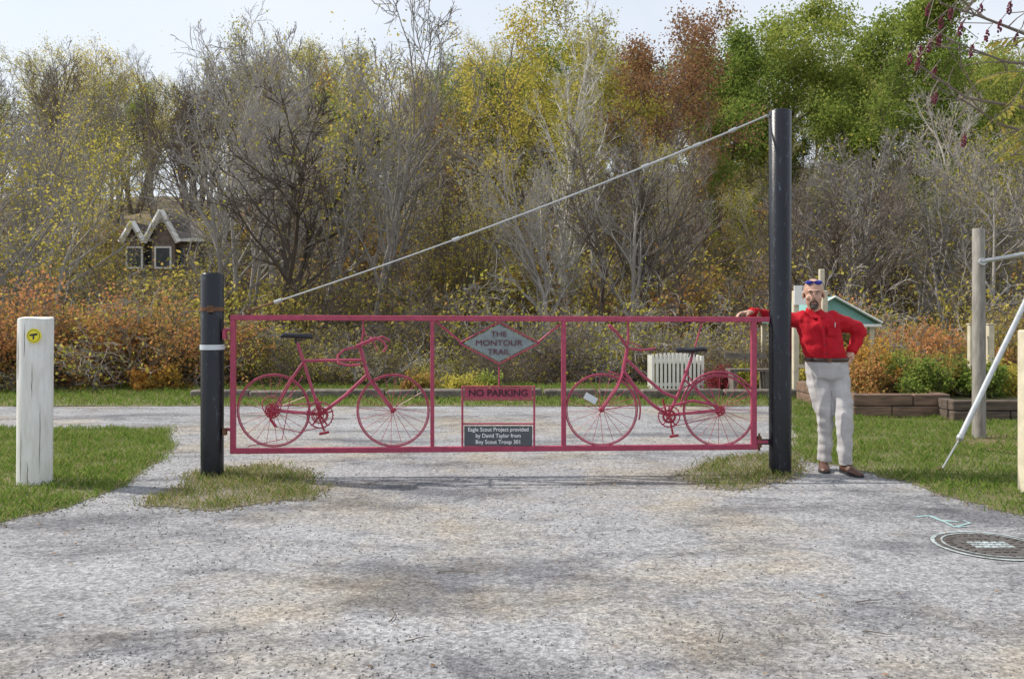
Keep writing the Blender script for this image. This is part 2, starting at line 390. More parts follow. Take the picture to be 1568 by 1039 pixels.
protos_bushb=[treemesh('bare_brush_mesh%d'%i,tree_arrays(70+i,3,.03,forks=11,minr=.006,**BK),m_bark if i else m_barkd,[LF_b,LF_y][i],[500,1200][i],.085,.15,i) for i in range(2)]
protos_bush=[treemesh('leafy_brush_mesh%d'%i,tree_arrays(80+i,2.6,.025,forks=11,minr=.006,**BK),m_barkd,[LF_b,LF_rb,LF_y][i],[3600,4200,2800][i],.09,.16,i) for i in range(3)]
def inst(me,name,x,y,s,parent=None,z=None,rz=None,sz=None,tilt=.04):
    o=bpy.data.objects.new(name,me); COL.objects.link(o)
    o.location=(x,y,float(hf(x,y)) if z is None else z)
    o.scale=(s,s,sz or s); o.rotation_euler=(random.gauss(0,tilt),random.gauss(0,tilt),random.uniform(0,6.28) if rz is None else rz)
    if parent: o.parent=parent
    return o
wood=empty('distant_woodland')
SKX=[-200,0,120,250,400,500,620,700,760,880,960,1020,1100,1200,1380,1450,1568,1800]
SKY=[55,65,72,68,55,55,70,105,60,55,70,80,80,55,65,75,55,50]
def mesh_h(me):
    a=np.empty(len(me.vertices)*3); me.vertices.foreach_get('co',a); return np.percentile(a.reshape(-1,3)[:,2],99.8)
MH={}
def place_h(me,name,x,y,parent,toppy,jit=.0,wide=1.0):
    if me.name not in MH: MH[me.name]=mesh_h(me)
    z=float(hf(x,y)); zt=HC+(HZ-toppy)*y/F; s=(zt-z)/MH[me.name]
    s=max(.35,min(1.6,s)); o=inst(me,name,x,y,s*wide,parent,sz=s); return o
cnt=0
y=25.0
while y<112:
    hw=y*.64+5; x=-hw+random.uniform(0,3)
    while x<hw:
        xx=x+random.gauss(0,1.2); yy=y+random.gauss(0,1.2); px=CX+xx/yy*F
        x+=np.interp(y,[25,60,110],[4.2,4.6,5.4])*random.uniform(.6,1.4)
        if 130<px<330 and yy<54: continue
        top=np.interp(px,SKX,SKY)
        if yy<54: top+=np.interp(px,[720,800,1020,1100,1400,1480],[0,60,90,150,130,20])
        u=random.random()
        gq=np.interp(px,[0,700,1000,1300],[.03,.05,.16,.28]) if yy>42 else 0; oo=np.interp(px,[300,700,900,1400],[.03,.10,.14,.09])
        if u<gq: me=random.choice(protos_gr)
        elif u<gq+oo: me=random.choice(protos_or)
        elif u<gq+oo+(.32 if yy<60 else .38): me=random.choice(protos_yel)
        else: me=random.choice(protos_bare)
        j=abs(random.gauss(0,1))*(38 if yy>50 else 80)
        if random.random()<.28: j+=random.uniform(30,150)
        place_h(me,'tree_%d'%cnt,xx,yy,wood,top+j,wide=random.uniform(.8,1.1)); cnt+=1
    y+=np.interp(y,[25,60,110],[3.7,5.8,8.5])
under=empty('hillside_undergrowth')
for i in range(310):
    yy=random.uniform(21,60); xx=random.uniform(-1,1)*(yy*.64+2); px=CX+xx/yy*F
    if 150<px<320 and 26<yy<56: continue
    u=random.random()
    me=protos_bushb[0] if u<.22 else protos_bushb[1] if u<.47 else protos_bush[0] if u<.66 else protos_bush[2] if u<.92 else protos_bush[1]
    inst(me,'shrub_%d'%i,xx,yy,random.uniform(.8,1.7),under,tilt=.12)
brush=empty('roadside_thicket')
for i in range(145):
    px=random.uniform(-80,1640); D=random.uniform(17.2,21); x=WX(px,D)
    if px<310:
        me=random.choice([protos_bush[1],protos_bush[1],protos_bush[0],protos_bushb[1],protos_bush[2]]); s=random.uniform(.75,1.0)
    elif px<1180:
        me=random.choice([protos_bushb[0],protos_bushb[0],protos_bush[0],protos_bushb[1],protos_bush[2]]); s=random.uniform(.3,.6)
        if 850<px<1120: me=random.choice(protos_bushb); s=random.uniform(.7,1.1); D+=2
    else:
        me=random.choice([protos_bush[0],protos_bush[2],protos_bush[1],protos_bushb[1]]); s=random.uniform(.45,.8)
    inst(me,'brush_%d'%i,x,D,s,brush,z=float(hf(x,D)),tilt=.15)
for i in range(34):
    px=random.uniform(-60,315); D=random.uniform(16.6,19); x=WX(px,D)
    inst(random.choice([protos_bush[1],protos_bush[1],protos_bush[1],protos_bush[0],protos_bushb[1]]),'brush_l%d'%i,x,D,random.uniform(.55,.86),brush,tilt=.15)

def feature(name,px,D,toppy,arr,bark,leaf,nl,ls,sp,seed,frac=1,zmin=0):
    me=treemesh(name,arr,bark,leaf,nl,ls,sp,seed,frac,zmin); x=WX(px,D)
    z=float(hf(x,D)); zt=HC+(HZ-toppy)*D/F; s=(zt-z)/mesh_h(me)
    o=bpy.data.objects.new(name,me); COL.objects.link(o); o.location=(x,D,z); o.scale=(s,s,s); return o
feature('sycamore_tree',848,27,-25,std(101,H=13,r=.15,kids=[24,5,4,3],ang=[.5,.6,.6,.6],t0=[.22,.2,.1,.1],Lr=[.30,.5,.6,.6],wig=[.025,.1,.14,.2],trop=[.01,.14,.1,.05],minr=.008),m_barkw,LF_y,1800,.12,.25,1)
feature('sycamore_tree',905,34,60,std(102,H=12,r=.13,kids=[20,6,4,3],ang=[.5,.6,.6,.6],t0=[.25,.2,.1,.1],Lr=[.34,.5,.6,.6],wig=[.03,.1,.14,.2],trop=[.01,.14,.1,.05]),m_bark,LF_y,2500,.12,.25,2)
feature('yellow_maple_tree',800,46,10,std(103,H=14,r=.2,**GK),m_barkd,LF_y,12000,.18,.4,3)
feature('yellow_maple_tree',890,44,2,std(115,H=14,r=.2,**GK),m_barkd,LF_y,12000,.18,.4,13)
feature('rust_oak_tree',985,46,12,std(104,H=14,r=.2,**GK),m_barkd,LF_r,13000,.19,.38,4)
feature('green_oak_tree',1120,56,34,std(105,H=15,r=.26,**GK),m_barkd,LF_g,26000,.24,.48,5)
feature('green_oak_tree',1310,54,10,std(106,H=15,r=.26,**GK),m_barkd,LF_g,28000,.24,.48,6)
feature('green_oak_tree',1215,60,4,std(110,H=15,r=.26,**GK),m_barkd,LF_g,28000,.24,.48,7)
feature('green_maple_tree',1420,50,85,std(116,H=13,r=.22,**GK),m_barkd,LF_g,15000,.2,.4,14)
feature('black_walnut_tree',425,25,120,std(107,H=10,r=.17,forks=2,spread=.25,kids=[12,6,5,3],ang=[.8,.7,.7,.7],wig=[.12,.16,.2,.2],trop=[0,.08,.05,.02]),m_barkd,LF_y,300,.1,.25,7)
feature('bare_ash_tree',360,26,25,std(108,H=11,r=.15,forks=3,spread=.12,kids=[14,6,4,3],wig=[.08,.14,.2,.2]),m_bark,LF_y,500,.1,.25,8)
feature('yellow_elm_tree',50,24,110,std(109,H=10,r=.14,forks=2,spread=.2,kids=[13,6,4,3],wig=[.08,.14,.2,.2]),m_bark,LF_y,4600,.12,.3,9)
feature('bare_ash_tree',570,30,20,std(111,H=12,r=.13,forks=2,spread=.15),m_bark,LF_y,500,.1,.25,10)
feature('bare_ash_tree',1330,27,200,std(112,H=9,r=.12,forks=3,spread=.3),m_bark,LF_y,500,.1,.25,11)
feature('bare_ash_tree',1480,24,170,std(113,H=9,r=.12,forks=2,spread=.3),m_bark,LF_b,900,.1,.25,12)
feature('yellow_elm_tree',690,28,290,std(114,H=9,r=.1,forks=3,spread=.3),m_barkd,LF_y,3600,.12,.3,13)
feature('orange_maple_tree',530,31,330,std(118,H=8,r=.1,forks=2,spread=.3),m_barkd,LF_o,2600,.13,.3,16)
feature('orange_maple_tree',820,33,310,std(119,H=8,r=.1,forks=2,spread=.3),m_barkd,LF_o,3000,.13,.3,17)

# ---------------------------------------------------------------- houses
m_stone=simple('fieldstone',(.27,.215,.18),.9,scale=4,col2=(.14,.11,.095),bump=.8)
m_trim=simple('white_trim',(.84,.84,.82),.5,var=.1,scale=5)
m_shingle=simple('roof_shingle',(.15,.13,.12),.9,var=.4,scale=9,bump=.4)
m_glass=simple('window_glass',(.06,.07,.08),.1)
def house(name,x0,x1,y0,y1,zb,ze,zr,wall,gables,tw=.15):
    e=empty(name); b=MB()
    b.box(((x0+x1)/2,(y0+y1)/2,(zb+ze)/2),(x1-x0,y1-y0,ze-zb)); b.obj('walls',[wall],False,e)
    r=MB(); ym=(y0+y1)/2; ov=.35
    r.add([(x0-ov,y0-ov,ze-.1),(x1+ov,y0-ov,ze-.1),(x1+ov,ym,zr),(x0-ov,ym,zr),(x0-ov,y1+ov,ze-.1),(x1+ov,y1+ov,ze-.1)],[(0,1,2,3),(3,2,5,4)]); 
    r.obj('roof',[m_shingle],False,e)
    g=MB(); t=MB(); wn=MB()
    for (a,c,pk) in gables:
        m=(a+c)/2; yf=y0-.5
        g.add([(a,yf,zb),(c,yf,zb),(c,yf,ze),(m,yf,pk-.1),(a,yf,ze),(a,y0+1.5,zb),(c,y0+1.5,zb),(c,y0+1.5,ze),(m,y0+1.5,pk-.1),(a,y0+1.5,ze)],[(0,1,2,3,4),(0,4,9,5),(1,6,7,2)],0)
        for s,xe in((-1,a),(1,c)):
            g.add([(xe+s*.3,yf-.3,ze-.3),(m,yf-.3,pk+.02),(m,ym,pk+.02),(xe+s*.3,ym,ze-.3)],[(0,1,2,3)],1)
            t.tube([(xe+s*.34,yf-.34,ze-.34),(m,yf-.34,pk)],tw,4)
        for zz in (ze-1.2,):
            wn.box((m,yf-.02,zz),(.8,.06,1.1)); t.box((m,yf-.04,zz+.6),(1.0,.1,.1)); t.box((m,yf-.04,zz-.6),(1.0,.1,.1)); t.box((m-.45,yf-.04,zz),(.1,.1,1.1)); t.box((m+.45,yf-.04,zz),(.1,.1,1.1))
    for k in range(3):
        wx=x0+(x1-x0)*(k+.7)/3.2; wn.box((wx,y0-.02,ze-1.1),(.7,.06,1.0)); t.box((wx,y0-.04,ze-1.65),(.9,.1,.08))
    t.box(((x0+x1)/2,y0-ov-.03,ze-.15),(x1-x0+.8,.06,.2))
    g.obj('gables',[wall,m_shingle],False,e); t.obj('trim',[m_trim],False,e); wn.obj('windows',[m_glass],False,e)
    c=MB(); c.box((x1-1,ym+.3,zr+.3),(.7,.7,1.6)); c.obj('chimney',[wall],False,e)
D=50.
house('stone_house',WX(203,D),WX(203,D)+5,50,56,2.2,WZ(364,D),WZ(330,D),m_stone,[(WX(203,D),WX(221,D),WZ(342,D)),(WX(238,D),WX(273,D),WZ(325,D))],.18)
m_siding=simple('blue_siding',(.42,.47,.54),.7,var=.2,scale=3)
house('clapboard_house',WX(420,56),WX(420,56)+7,56,62,2.5,WZ(385,56),WZ(350,56),m_siding,[(WX(435,56),WX(475,56),WZ(352,56))])

# ---------------------------------------------------------------- posts
def paint_black():
    m,nt,b=newmat('scuffed_black_paint'); L=nt.links.new
    tc=nt.nodes.new('ShaderNodeTexCoord'); mp=nt.nodes.new('ShaderNodeMapping'); mp.inputs['Scale'].default_value=(1,1,.3); L(tc.outputs['Object'],mp.inputs[0])
    n=nt.nodes.new('ShaderNodeTexNoise'); n.inputs['Scale'].default_value=20; n.inputs['Detail'].default_value=8; n.inputs['Roughness'].default_value=.75; L(mp.outputs[0],n.inputs['Vector'])
    r=nt.nodes.new('ShaderNodeValToRGB'); e=r.color_ramp.elements; e[0].position=.58; e[0].color=(.008,.010,.016,1); e[1].position=.73; e[1].color=(.12,.15,.19,1); L(n.outputs['Fac'],r.inputs[0]); L(r.outputs[0],b.inputs['Base Color'])
    b.inputs['Roughness'].default_value=.25; b.inputs['Specular IOR Level'].default_value=.4
    bp=nt.nodes.new('ShaderNodeBump'); bp.inputs['Strength'].default_value=.35; bp.inputs['Distance'].default_value=.008; L(n.outputs['Fac'],bp.inputs['Height']); L(bp.outputs[0],b.inputs['Normal'])
    return m
m_black=paint_black()
m_pink=simple('raspberry_paint',(.42,.055,.115),.4,var=.28,scale=18)
m_dkred=simple('red_paint',(.36,.02,.045),.45,var=.2,scale=20)
m_galv=simple('galvanised_steel',(.50,.52,.53),.4,.5,var=.2,scale=12)
m_rust=simple('rusty_iron',(.22,.11,.06),.8,.2,var=.5,scale=20)
m_refl=simple('pale_band',(.6,.64,.68),.4)
m_blk=simple('black_rubber',(.02,.022,.028),.5)
DL=7.62; DR=7.75
xL=WX(325,DL); xR=WX(1194.5,DR)
def bigpost(name,x,y,zt,bands):
    b=MB(); r=.1
    b.tube([(x,y,-.1),(x,y,zt-.01),(x,y,zt)],[r,r,r-.008],32,0)
    b.tube([(x,y,zt-.002),(x,y,zt+.006)],[r-.02,r-.022],32,0)
    for (z,h,mi) in bands: b.tube([(x,y,z-h/2),(x,y,z+h/2)],r+.006,32,mi)
    return b
b=bigpost('',xL,DL,WZ(419,DL),[(WZ(531,DL),.045,1),(WZ(473,DL),.035,2)])
b.tube([(xL+.08,DL,WZ(505,DL)),(xL+.19,DL,WZ(505,DL))],.014,8,3); b.tube([(xL+.08,DL,WZ(657,DL)),(xL+.19,DL,WZ(657,DL))],.014,8,3)
b.box((xL+.12,DL-.02,WZ(512,DL)),(.03,.05,.08),3); b.box((xL+.12,DL-.02,WZ(660,DL)),(.03,.05,.06),2)
b.box((xL+.02,DL-.107,WZ(473,DL)),(.05,.02,.06),2)
b.obj('steel_gate_post',[m_black,m_refl,m_rust,m_pink])
zRT=WZ(170,DR)
b=bigpost('',xR,DR,zRT,[])
for py in (489,676):
    z=WZ(py,DR); b.tube([(xR-.19,DR,z-.05),(xR-.19,DR,z+.05)],.022,10,1); b.box((xR-.14,DR,z),(.11,.02,.05),0)
    b.tube([(xR-.19,DR,z-.08),(xR-.19,DR,z+.075)],.01,8,1)
b.tube([(xR-.08,DR,WZ(178,DR)),(xR-.14,DR-.01,WZ(178,DR))],.012,8,2)
b.obj('steel_gate_post',[m_black,m_rust,m_galv])

def gD(px): return 7.62+(px-353)/(1178-353)*.125
def g(px,py,off=0):
    D=gD(px); return (WX(px,D),D+off,WZ(py,D))
def bar(b,p,q,w=.048,dp=.045,mi=0):
    P=Vector(p);Q=Vector(q); d=(Q-P); L=d.length; d.normalize()
    yv=Vector((0,1,0)); yv=(yv-d*yv.dot(d)).normalized(); zv=d.cross(yv)
    M=Matrix((d,yv,zv)).transposed(); b.box((P+Q)/2,(L,dp,w),mi,M,bev=.004)
b=MB()
bar(b,g(353,486),g(1178,489)); bar(b,g(353,690),g(1160,683.5))
bar(b,g(357,489.5),g(357,686.5),.046,.043); bar(b,g(1154,492),g(1154,680.5),.05,.043)
bar(b,g(662,490.5),g(662,685),.034,.04); bar(b,g(863,491),g(863,684),.044,.04)
bar(b,g(1158,676),g(1176,676),.03,.03)
bar(b,g(666,491),g(708,525),.018,.02); bar(b,g(858,496),g(822,525),.018,.02)
Dm=[(764,493),(826,525),(764,557),(703,525)]
for i in range(4): bar(b,g(*Dm[i],-.004),g(*Dm[(i+1)%4],-.004),.013,.03)
bar(b,g(764,560),g(764,591),.014,.014)
for p,q in [((708,591),(708,684)),((818,591),(818,684))]: bar(b,g(*p),g(*q),.018,.03)
bar(b,g(708,591.5),g(818,591.5),.012,.024); bar(b,g(709,611.5),g(817,611.5),.012,.024); bar(b,g(709,648.5),g(817,648.5),.014,.026)
b.obj('swing_gate',[m_pink],False)
m_plate=simple('weathered_sign_plate',(.26,.31,.32),.5,.1,var=.3,scale=15)
m_maroon=simple('maroon_lettering',(.11,.018,.04),.5)
m_dkm=simple('dark_lettering',(.04,.006,.015),.5)
e=empty('trail_sign')
sg=MB(); pts=[g(764,497,-.012),g(819,525,-.012),g(764,553,-.012),g(710,525,-.012)]
sg.add([(p[0],p[1]-.003,p[2]) for p in pts]+[(p[0],p[1]+.003,p[2]) for p in pts],[(0,3,2,1),(4,5,6,7),(0,1,5,4),(1,2,6,5),(2,3,7,6),(3,0,4,7)])
sg.obj('plate',[m_plate],False,e)
for tx,py,sz in (('THE',511.5,.070),('MONTOUR',525,.074),('TRAIL',538.5,.070)): 
    q=g(764,py,-.024); text('lettering',tx,q,sz,m_maroon,e,sx=1.12)
e=empty('no_parking_sign'); sg=MB(); q=g(763,601.5,-.004); sg.box(q,(.61,.012,.095)); sg.obj('panel',[m_pink],False,e)
q=g(763,601.5,-.014); text('lettering','NO PARKING',q,.082,m_dkm,e,sx=1.08,off=.0015)
e=empty('dedication_plaque'); sg=MB(); q=g(763,667,-.006); sg.box(q,(.615,.014,.18),bev=.003); sg.obj('panel',[simple('plaque_gray',(.09,.10,.115),.5,var=.2,scale=20)],False,e)
m_wt=simple('white_lettering',(.85,.85,.85),.5)
for tx,py in (('Eagle Scout Project provided',657),('by David Taylor from',666.5),('Boy Scout Troop 301',676)):
    q=g(763,py,-.0155); text('lettering',tx,q,.050,m_wt,e,th=.001,sx=.94,off=.0005)

def circle(c,r,n=40,a0=0,a1=2*math.pi):
    return [(c[0]+r*math.cos(a0+(a1-a0)*i/n),c[1],c[2]+r*math.sin(a0+(a1-a0)*i/n)) for i in range(n+ (0 if abs(a1-a0-2*math.pi)<1e-6 else 1))]
def wheel(b,px,py,seed):
    c=g(px,py); r=.325
    b.tube(circle(c,r),.0075,6,0,closed=True); b.tube(circle(c,r-.013),.0045,5,0,closed=True)
    b.tube([(c[0],c[1]-.045,c[2]),(c[0],c[1]+.045,c[2])],.02,10,1)
    for i in range(20):
        a=2*math.pi*i/20+seed; s=.03*(1 if i%2 else -1)
        b.tube([(c[0]+.015*math.cos(a+.9*(1 if i%4<2 else -1)),c[1]+s,c[2]+.015*math.sin(a+.9)),(c[0]+(r-.02)*math.cos(a),c[1],c[2]+(r-.02)*math.sin(a))],.0022,4,3,cap=False)
    return c
def T(b,pts,r,mi=0,off=0,n=8): b.tube([g(p[0],p[1],(p[2] if len(p)>2 else off)) for p in pts],r,n,mi)
def gear(b,px,py,r,off,holes=True,mi=1):
    c=g(px,py,off); b.tube(circle(c,r,24),.006,6,mi,closed=True); b.tube(circle(c,r*.5,16),.005,6,mi,closed=True)
    for i in range(5):
        a=2*math.pi*i/5+.3; b.tube([c,(c[0]+r*math.cos(a),c[1],c[2]+r*math.sin(a))],.008,6,mi)
    for i in range(22):
        a=2*math.pi*i/22; b.box((c[0]+(r+.007)*math.cos(a),c[1],c[2]+(r+.007)*math.sin(a)),(.008,.006,.008),mi)
def saddle(b,px,py,dirn,mi):
    c=Vector(g(px,py)); prof=[(-.13,.055,.0),(-.10,.078,.008),(-.04,.07,.004),(.03,.04,0),(.10,.022,.002),(.14,.014,-.004)]
    vs=[];n=10
    for (t,hw,dz) in prof:
        for j in range(n):
            a=2*math.pi*j/n; vs.append((c.x+dirn*t,c.y+hw*math.cos(a),c.z+dz+.022*math.sin(a)*(1 if math.sin(a)>0 else 1.3)))
    fs=[]
    for i in range(len(prof)-1):
        for j in range(n): fs.append((i*n+j,i*n+(j+1)%n,(i+1)*n+(j+1)%n,(i+1)*n+j))
    fs+= [tuple(range(n-1,-1,-1)),tuple((len(prof)-1)*n+j for j in range(n))]
    b.add(vs,fs,mi)
bikemats=[m_pink,m_dkred,m_blk,m_pink]
b=MB()
wheel(b,419,628,.1); wheel(b,602,628,.25)
T(b,[(490,634),(464,551),(455,524)],.014); T(b,[(454,526),(452,515)],.012,2)
T(b,[(464,552),(558,551)],.014); T(b,[(490,634),(528,606),(563,573)],.016)
T(b,[(552,532),(556,548),(564,577)],.018)
for s in(-.05,.05):
    T(b,[(564,577,s*.7),(577,595,s),(602,628,s)],.009); T(b,[(464,555,s*.3),(445,583,s),(419,628,s)],.008); T(b,[(490,634,s*.6),(419,628,s)],.009)
T(b,[(556,490),(556,510),(552,534)],.009)
saddle(b,454,514,1,2); T(b,[(445,521),(463,520)],.005,2)
T(b,[(552,528,-.19),(552,528,.19)],.011)
T(b,[(552,528,-.19),(580,516,-.2),(592,521,-.2),(597,530,-.2),(592,537,-.2)],.011)
T(b,[(552,530,-.02),(531,534,-.1),(523,543,-.17),(525,554,-.2),(540,557,-.2),(558,556,-.2)],.011)
T(b,[(552,528,.19),(580,516,.2),(592,523,.2)],.011)
T(b,[(575,516,-.2),(580,528,-.2),(583,535,-.2)],.006); T(b,[(556,500),(560,513),(572,517,-.1)],.006)
gear(b,492,634,.115,-.05,mi=0); gear(b,492,634,.07,-.06,mi=1)
T(b,[(490,634,-.07),(500,658,-.08)],.009,1); T(b,[(494,661,-.13),(507,659,-.09)],.012,1); T(b,[(490,634,.07),(482,610,.08)],.009,1)
gear(b,419,628,.06,-.045,mi=1); gear(b,419,628,.04,-.05,mi=1); T(b,[(419,628,-.05),(417,641,-.05),(425,652,-.05)],.014,1)
cc=g(417,620,-.02); b.tube(circle(cc,.085,22),.005,6,0,closed=True)
T(b,[(424,621,-.05),(492,615,-.055)],.005,0); T(b,[(425,652,-.05),(460,660,-.052),(492,653,-.055)],.004,0)
T(b,[(464,575),(446,600),(432,672),(380,683)],.004)
b.obj('bicycle',bikemats)
b=MB()
wheel(b,921,627,.05); wheel(b,1101,628,.3)
T(b,[(961,532),(954,570)],.018)
for s in(-.05,.05):
    T(b,[(954,568,s*.7),(945,592,s),(921,627,s)],.009); T(b,[(1047,580,s*.4),(1101,628,s)],.008); T(b,[(1023,635,s*.6),(1101,628,s)],.009)
T(b,[(954,566),(975,596),(1000,620),(1023,635)],.016); T(b,[(958,548),(985,575),(1015,600),(1038,610)],.014)
T(b,[(1059,548),(1040,600),(1023,636)],.014); T(b,[(1075,493),(1064,532)],.008); T(b,[(1059,548),(1061,536)],.012,3)
saddle(b,1059,535,-1,2)
for a in range(3): T(b,[(1056+a*5,538,-.03),(1053+a*5,546,-.03)],.005,2)
T(b,[(962,490),(962,518),(960,534)],.01)
T(b,[(960,533,-.03),(950,520,-.14),(938,506,-.22),(930,499,-.24)],.011); T(b,[(960,533,.03),(985,537,.14),(1010,535,.24)],.011)
T(b,[(936,505,-.23),(928,497,-.24)],.017,0); T(b,[(948,520,-.12),(960,522,-.05),(985,532,.1)],.006)
c=g(921,627); b.tube(circle(c,.352,20,math.radians(-15),math.radians(80)),(.008),6,0)
c=g(1101,628); b.tube(circle(c,.352,26,math.radians(30),math.radians(175)),(.009),6,0)
T(b,[(1101,628,.05),(1148,607,.05)],.004); T(b,[(1101,628,-.05),(1075,575,-.05)],.004); T(b,[(921,627,-.05),(973,617,-.05)],.004)
gear(b,1023,636,.095,-.05,mi=0); gear(b,1023,636,.055,-.055,mi=1)
T(b,[(1023,636,-.07),(1028,663,-.08)],.009,1); T(b,[(1022,665,-.13),(1035,664,-.09)],.012,1); T(b,[(1023,636,.07),(1017,612,.08)],.009,1)
gear(b,1101,628,.035,-.045,mi=1)
T(b,[(1030,619,-.055),(1060,612,-.05),(1096,620,-.05)],.012,0); T(b,[(1023,652,-.055),(1101,636,-.045)],.004,0)
T(b,[(1040,597),(1085,575),(1095,573)],.006); T(b,[(1046,565,-.03),(1070,600,-.04)],.007)
rc=g(904,609,-.03); b.box(rc,(.12,.006,.06),4,Matrix.Rotation(.5,3,'Y'))
b.obj('bicycle',bikemats+[m_refl])

# guy cable
b=MB()
P0=Vector(g(380,476)); P1=Vector((xR-.13,DR-.01,WZ(178,DR)))
def cp(t,sag=.06):
    p=P0.lerp(P1,t); p.z-=sag*4*t*(1-t); return p
def tt(px): return (px-380)/(1172-380)
b.tube([cp(t) for t in np.linspace(0,1,24)],.0065,6,0)
b.tube([cp(t) for t in np.linspace(tt(985),tt(1065),6)],.011,8,0)
for px in (425,1065,985,1120,695): b.tube([cp(tt(px)-.007),cp(tt(px)+.007)],.017,8,0)
b.tube([cp(t) for t in np.linspace(tt(700),1,10)],.008,6,0)
b.tube([cp(0),cp(tt(425))],.009,6,1)
cq=cp(0); b.tube([(cq.x+.03*math.cos(a),cq.y,cq.z+.03*math.sin(a)) for a in np.linspace(0,6.28,14)[:-1]],.007,6,1,closed=True)
b.obj('guy_cable',[m_galv,m_rust])

# white bollard
m_white=simple('peeling_white_paint',(.82,.83,.82),.6,scale=6,col2=(.66,.65,.61),bump=.15,stretch=(3,3,.5),bd=.008)
Dw=7.33; xw=WX(55,Dw); b=MB(); n=40
zt=WZ(486,Dw)
vs=[];fs=[];lev=[-.1,0,.03,.06,.15,.3,.6,.9,1.2,zt-.03,zt-.008,zt]
for i,z in enumerate(lev):
    for j in range(n):
        a=2*math.pi*j/n; r=.139+.0015*math.sin(5*a+z*2)+.001*math.sin(13*a+2*z)+(-.010 if i==len(lev)-1 else 0)
        vs.append((xw-.012*(1-z/1.4)+r*math.cos(a),Dw+r*math.sin(a),z+(.006*math.sin(3*a) if i>8 else 0)))
for i in range(len(lev)-1):
    for j in range(n): fs.append((i*n+j,i*n+(j+1)%n,(i+1)*n+(j+1)%n,(i+1)*n+j))
fs.append(tuple((len(lev)-1)*n+j for j in range(n)))
b.add(vs,fs,0); 
m_crack=simple('weathered_crack',(.20,.18,.15),.9)
for (a0,z0,z1) in [(-1.9,.02,.5),(-1.25,.75,1.05),(-1.45,.0,.22),(-2.3,.9,1.3),(-.8,.1,.7),(-1.7,1.1,1.38)]:
    pts=[]; 
    for z in np.linspace(z0,z1,7):
        a=a0+random.uniform(-.02,.02); pts.append((xw-.012*(1-z/1.4)+.1400*math.cos(a),Dw+.1400*math.sin(a),z))
    b.tube(pts,[.0005,.002,.0035,.0025,.003,.0015,.0004],4,1)
e=empty('white_bollard'); b.obj('post',[m_white,m_crack],True,e)
b=MB(); sc=(WX(52,Dw-.15),Dw-.150,WZ(514,Dw-.15)); b.disc_y(sc,.062,0,32,.006); b.obj('marker_disc',[simple('yellow_marker',(.80,.70,.03),.4)],False,e)
b=MB(); yv=sc[1]-.005
b.tube(circle((sc[0],yv,sc[2]),.05,32),.0016,4,0,closed=True)
b.add([(sc[0]-.036,yv,sc[2]+.012),(sc[0]+.03,yv,sc[2]+.024),(sc[0]+.034,yv,sc[2]+.008),(sc[0]+.006,yv,sc[2]+.002),(sc[0]+.002,yv,sc[2]-.032),(sc[0]-.010,yv,sc[2]-.03),(sc[0]-.008,yv,sc[2]+.0),(sc[0]-.034,yv,sc[2]-.002)],[(7,6,5,4,3,2,1,0)],0)
b.obj('marker_symbol',[m_blk],False,e)

# ---------------------------------------------------------------- verge details
m_timber=simple('weathered_timber',(.20,.175,.15),.9,scale=7,col2=(.09,.075,.065),bump=.6)
m_cream=simple('cream_wood',(.62,.56,.43),.7,var=.25,scale=6)
m_graywood=simple('gray_wood_pole',(.33,.31,.28),.85,scale=9,col2=(.18,.165,.145),bump=.5,stretch=(2,2,.4))
b=MB(); x=WX(292,14.6)
while x<WX(1165,14.6):
    L=random.uniform(.5,1.5); b.box((x+L/2,14.6+random.uniform(-.04,.04),.07+random.uniform(-.01,.02)),(L-.03,.22,.17),0,Matrix.Rotation(random.gauss(0,.015),3,'Z'),bev=.025); x+=L
b.obj('timber_edging',[m_timber])
b=MB(); Dp=15.9
x0=WX(1000,Dp); x1=WX(1076,Dp); nsl=13
for i in range(nsl):
    u=i/(nsl-1); xx=x0+(x1-x0)*u; h=.66+.05*math.cos((u-.5)*2.6)
    b.box((xx,Dp,h/2),(.048,.02,h),0); b.box((xx,Dp+.5,h/2),(.048,.02,h),0)
for z in(.14,.56):
    b.box(((x0+x1)/2,Dp+.022,z),(x1-x0,.02,.06),0); b.box(((x0+x1)/2,Dp+.478,z),(x1-x0,.02,.06),0)
for xx in(x0,x1):
    for k in range(5): b.box((xx,Dp+.05+k*.1,.34),(.02,.05,.66),0)
b.box(((x0+x1)/2,Dp+.25,.3),(x1-x0-.1,.42,.5),1)
b.obj('slatted_planter_box',[simple('white_slats',(.82,.80,.74),.6,var=.1,scale=6),m_dirt],False)
def shrub(name,px,D,h,leaf,n,ls,seed,wide=1.0,z=0):
    arr=tree_arrays(seed,h,.012,kids=[6,5,4],ang=[.6,.7,.8],t0=[.15,.1,.1],Lr=[.55,.6,.6],wig=[.1,.15,.2],trop=[0,0,0],bush=True,spread=.55*wide,forks=9,minr=.003)
    me=treemesh(name,arr,m_barkd,leaf,n,ls,.05,seed); o=bpy.data.objects.new(name,me); COL.objects.link(o); o.location=(WX(px,D),D,z); return o
LF_red=leafmat('leaves_crimson',[(.14,.025,.03),(.28,.04,.05),(.36,.08,.06)],.35)
shrub('burning_bush',1098,15.6,.52,LF_red,2600,.04,201,.7)
for i,(px,D,h,lf) in enumerate([(700,15.4,.5,LF_y),(740,15.8,.45,LF_g),(265,16.2,.5,LF_o),(1215,15.5,.5,LF_y),(640,16,.4,LF_b),(1150,16.3,.5,LF_y),(225,16.2,.5,LF_o)]): shrub('low_shrub',px,D,h,lf,2200,.06,210+i)
